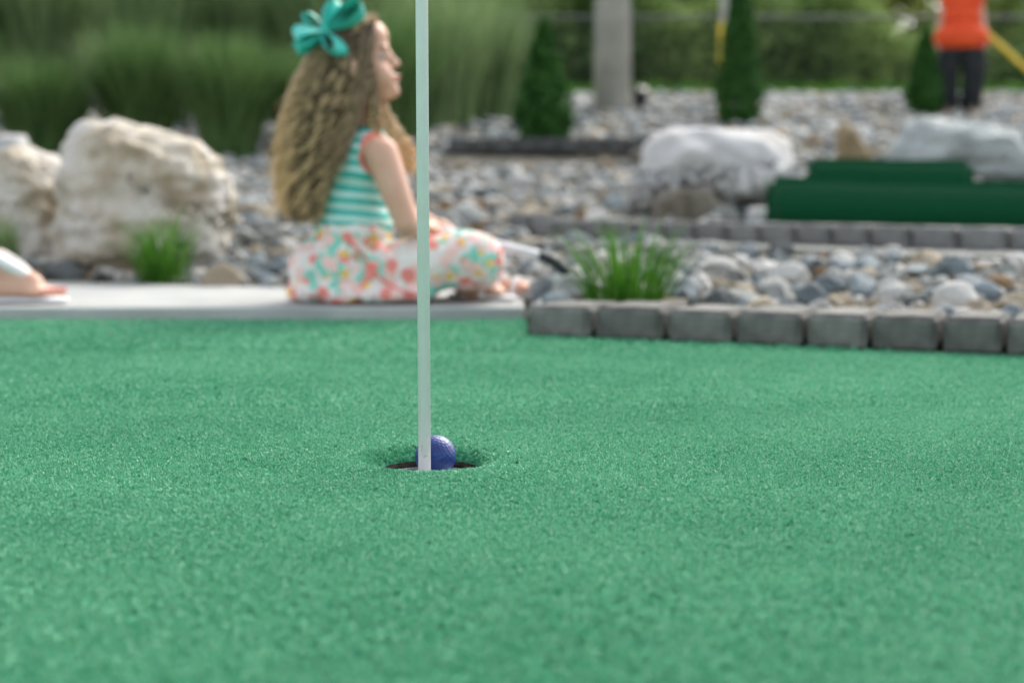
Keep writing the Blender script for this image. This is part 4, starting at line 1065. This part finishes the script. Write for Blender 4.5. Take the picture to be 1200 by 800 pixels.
# ------------------------------------------------------------------ standing adults
def adult(loc_, yaw, label, H_=1.68, shirt='orange', trousers='darkcloth', shorts=False, stance=.16, hem=.84, arm_out=.10, sandals=False, fwd=0.0, stout=1.0, sleeves=.35):
    root = empty('person', loc_, label, 'person', rz=yaw); k = H_/1.70
    def v(x,y,z): return Vector((x*k,y*k,z*k))     # faces +Y locally, x to its right
    hip = [v(s*.085,0,.90) for s in (-1,1)]; kn = [v(s*(.085+stance)/2*1.05, .03+ (fwd*.5*s),.50) for s in (-1,1)]; an = [v(s*stance*.62, -.02+fwd*s,.085) for s in (-1,1)]
    bm = bmesh.new()
    def trunk(bm, i=0):
        ellip(bm, v(0,0,.95), (k*.165*stout+i,k*.115*stout+i,k*.12+i)); ellip(bm, v(0,0,1.10), (k*.150*stout+i,k*.110*stout+i,k*.13+i)); ellip(bm, v(0,-.005,1.27), (k*.165*stout+i,k*.112+i,k*.14+i)); ellip(bm, v(0,-.01,1.385), (k*.165+i,k*.085+i,k*.05+i))
    trunk(bm)
    capsule(bm, v(0,-.01,1.38), v(0,.005,1.50), k*.058,k*.052)
    ellip(bm, v(0,.0,1.60), (k*.075,k*.09,k*.095)); ellip(bm, v(0,.025,1.555), (k*.058,k*.062,k*.065)); capsule(bm, v(0,.082,1.595), v(0,.098,1.57), k*.009,k*.013)
    ellip(bm, v(0,.078,1.538),(k*.024,k*.014,k*.009))
    ellip(bm, v(0,.06,1.508),(k*.03,k*.025,k*.02))
    for s in (-1,1): ellip(bm, v(s*.076,0,1.59),(k*.012,k*.02,k*.03))
    for s in (-1,1):
        sh = v(s*.175,-.01,1.375); el = v(s*(.215+arm_out*.5),-.02,1.09); wr = v(s*(.22+arm_out),.06,.85)
        capsule(bm, sh, el, k*.050,k*.038); capsule(bm, el, wr, k*.037,k*.025)
        palm = wr + v(0,.015,-.08); capsule(bm, wr, palm, k*.024,k*.030)
        for i in range(4):
            a0 = palm+v(0,(i-1.5)*.017,-.02); a1 = a0+v(-s*.004,.004,-.035*[1,1.1,1.05,.85][i]); a2 = a1+v(-s*.012,.004,-.024); capsule(bm,a0,a1,k*.009,k*.0085,8); capsule(bm,a1,a2,k*.0085,k*.0075,8)
        t0 = wr+v(0,.028,-.03); t1 = t0+v(-s*.008,.024,-.035); capsule(bm,t0,t1,k*.011,k*.009,8)
    for j,s in enumerate((-1,1)):
        capsule(bm, hip[j], kn[j], k*.088*stout,k*.056); capsule(bm, kn[j], an[j], k*.056,k*.036); m_ = kn[j].lerp(an[j],.3)+v(0,-.02,0); ellip(bm, m_, (k*.048,k*.05,k*.09))
        hl = an[j]+v(0,-.04,-.040); bl = an[j]+v(s*.012,.135,-.052)
        capsule(bm, an[j], hl, k*.034,k*.030); capsule(bm, an[j]+v(0,.02,.004), bl+v(0,-.01,.012), k*.041,k*.026); capsule(bm, hl, bl+v(.018,0,0), k*.028,k*.018); capsule(bm, hl, bl-v(.018,0,0), k*.028,k*.018)
        for i in range(5):
            w = (i-2)*.0165*(-s)*-1; Lt = .052-.0075*i; x_ = (2-i)*.0165*(-s)
            capsule(bm, bl+v(x_,-.01,-.004), bl+v(x_,Lt-.004,-.006-.002), k*(.0155 if i==0 else .0115), k*(.013 if i==0 else .0095), 8)
    me = rm('body', bm, .0065, None, sm=3); link('body', me, M['skin'], root)
    # shirt
    bm = bmesh.new(); trunk(bm, .014)
    for s in (-1,1):
        sh = v(s*.17,-.01,1.375); el = v(s*(.215+arm_out*.5),-.02,1.09); capsule(bm, sh, sh.lerp(el,sleeves), k*.062,k*.060)
    ellip(bm, v(0,0,.86), (k*(.175 if hem>.8 else .215)*stout+.02,k*(.125 if hem>.8 else .175)*stout+.02,k*.22))
    me = rm('shirt', bm, .009, None, sm=5); b2 = bmesh.new(); b2.from_mesh(me)
    bmesh.ops.delete(b2, geom=[q for q in b2.verts if q.co.z < k*hem or (q.co-v(0,0,1.48)).length < k*.075], context='VERTS'); link('shirt', bm_mesh('shirt', b2, True), M[shirt], root)
    bm = bmesh.new(); ellip(bm, v(0,0,.93), (k*.165*stout+.008,k*.12*stout+.008,k*.10))
    for j in range(2):
        if shorts: capsule(bm, hip[j], hip[j].lerp(kn[j],.62), k*.105*stout, k*.09)
        else: capsule(bm, hip[j], kn[j], k*.135*stout, k*.135); capsule(bm, kn[j], an[j]+v(0,0,.03), k*.135, k*.125)
    me = rm('trousers', bm, .009, None, sm=5); link('shorts' if shorts else 'trousers', me, M[trousers], root)
    # hair
    bm = bmesh.new(); ellip(bm, v(0,-.018,1.625), (k*.084,k*.092,k*.09)); ellip(bm, v(0,-.045,1.57),(k*.075,k*.06,k*.08)); link('hair', rm('hair', bm, .007, None, sm=3), M['brownhair'], root)
    for s in (-1,1):
        bm = bmesh.new(); ellip(bm, v(s*.031,.083,1.603), (k*.012,k*.009,k*.008)); link('eye', bm_mesh('eye', bm, True), M['eyedark'], root)
    for j,s in enumerate((-1,1)):
        c = an[j]; a = c+v(0,-.075,-.085+.008); b = c+v(s*.012,.170,-.085+.008)
        bm = bmesh.new()
        for t in np.linspace(0,1,12):
            q = a.lerp(b,t); w = k*(.034+.014*t*t*(1.6-t)); ellip(bm, q, (w,w,k*.009 if sandals else k*.014), None, 2)
        sl = link('sandal' if sandals else 'shoe', rm('sole', bm, .005, None, sm=2), M['whitecloth'] if sandals else M['black'], root)
        if sandals:
            # thong strap: from the toe post over both sides of the instep
            for sd_ in (-1,1):
                kp = [(.86,0,.030),(.80,.004,.046),(.68,.022,.066),(.54,.033,.088),(.40,.040,.104),(.27,.044,.085),(.20,.044,.020)]
                arr = np.array([(a.lerp(b,t)+Vector((sd_*(x_*1.12)*k,0,(z_+.006)*k)))[:] for t,x_,z_ in kp]); tt = np.linspace(0,len(kp)-1,50)
                arr = np.stack([np.interp(tt, np.arange(len(kp)), arr[:,q]) for q in range(3)],1)
                for _ in range(5): arr[1:-1] = (arr[:-2]+arr[1:-1]*2+arr[2:])/4
                V,Q,S = tube_np([arr],[np.interp(tt,[0,2,5],[.007,.013,.015])],8); link('strap', mesh_np('strap', V, Q, None, None, True), M['whitecloth'], sl)
            bl = an[j]+v(s*.012,.135,-.052)
            for i in range(5):
                Lt = .052-.0075*i; x_ = (2-i)*.0165*(-s)
                bm = bmesh.new(); ellip(bm, bl+v(x_,Lt+.001,.0005), (k*(.007 if i==0 else .005),k*.006,k*.004)); link('toenail', bm_mesh('toenail', bm, True), M['nail'], root)
        else:
            bm = bmesh.new(); capsule(bm, c+v(0,-.03,-.045), c+v(s*.01,.13,-.052), k*.043,k*.036); link('upper', rm('upper', bm, .006, None, sm=3), M['black'], sl)
    return root
# adult whose sandalled foot enters the frame at the left: faces +X
tx = P(78,352,3.40).x
adult(Vector((tx-.215-.195,3.40+.10,.031)), R(-90), 'adult stepping along the path, one foot in a white sandal at the left edge', H_=1.66, shirt='greytee', trousers='denim', shorts=True, stance=.16, sandals=True, fwd=.24)
ox = P(1126,60,13.0).x
adult(Vector((ox,13.0,H(ox,13.0)+.0)), R(170), 'person in an orange shirt and black trousers standing on the far gravel', H_=1.30, stance=.21, arm_out=.04, stout=1.34, hem=.735)

# ------------------------------------------------------------------ light
w = bpy.data.worlds.new('World'); sc.world = w; w.use_nodes = True; N = w.node_tree.nodes; L = w.node_tree.links
sky = N.new('ShaderNodeTexSky'); sky.sky_type = 'NISHITA'; sky.sun_disc = False
EL, AZ = R(42), R(30)        # the sun stands beyond the scene, slightly to the right
sky.sun_elevation = EL; sky.sun_rotation = AZ; sky.air_density = 1.0; sky.dust_density = 2.5; sky.ozone_density = 1.0
hs = N.new('ShaderNodeHueSaturation'); hs.inputs['Saturation'].default_value = .36; L.new(sky.outputs[0], hs.inputs['Color']); L.new(hs.outputs[0], N['Background'].inputs['Color']); N['Background'].inputs['Strength'].default_value = .15
sd = bpy.data.lights.new('sun', 'SUN'); sd.energy = 1.2; sd.angle = R(40); sd.color = (1,.92,.79); so = bpy.data.objects.new('sun', sd); COL.objects.link(so)
dirv = Vector((math.sin(AZ)*math.cos(EL), math.cos(AZ)*math.cos(EL), math.sin(EL)))
so.rotation_euler = dirv.to_track_quat('Z','Y').to_euler(); so.location = dirv*30
sc.view_settings.view_transform = 'Standard'; sc.view_settings.look = 'None'; sc.view_settings.gamma = 1; sc.view_settings.exposure = 1.33
sc.render.engine = 'CYCLES'; sc.cycles.use_denoising = True; sc.cycles.max_bounces = 6; sc.cycles.transparent_max_bounces = 4
for m in bpy.data.materials:
    if 'cout' in m: del m['cout']
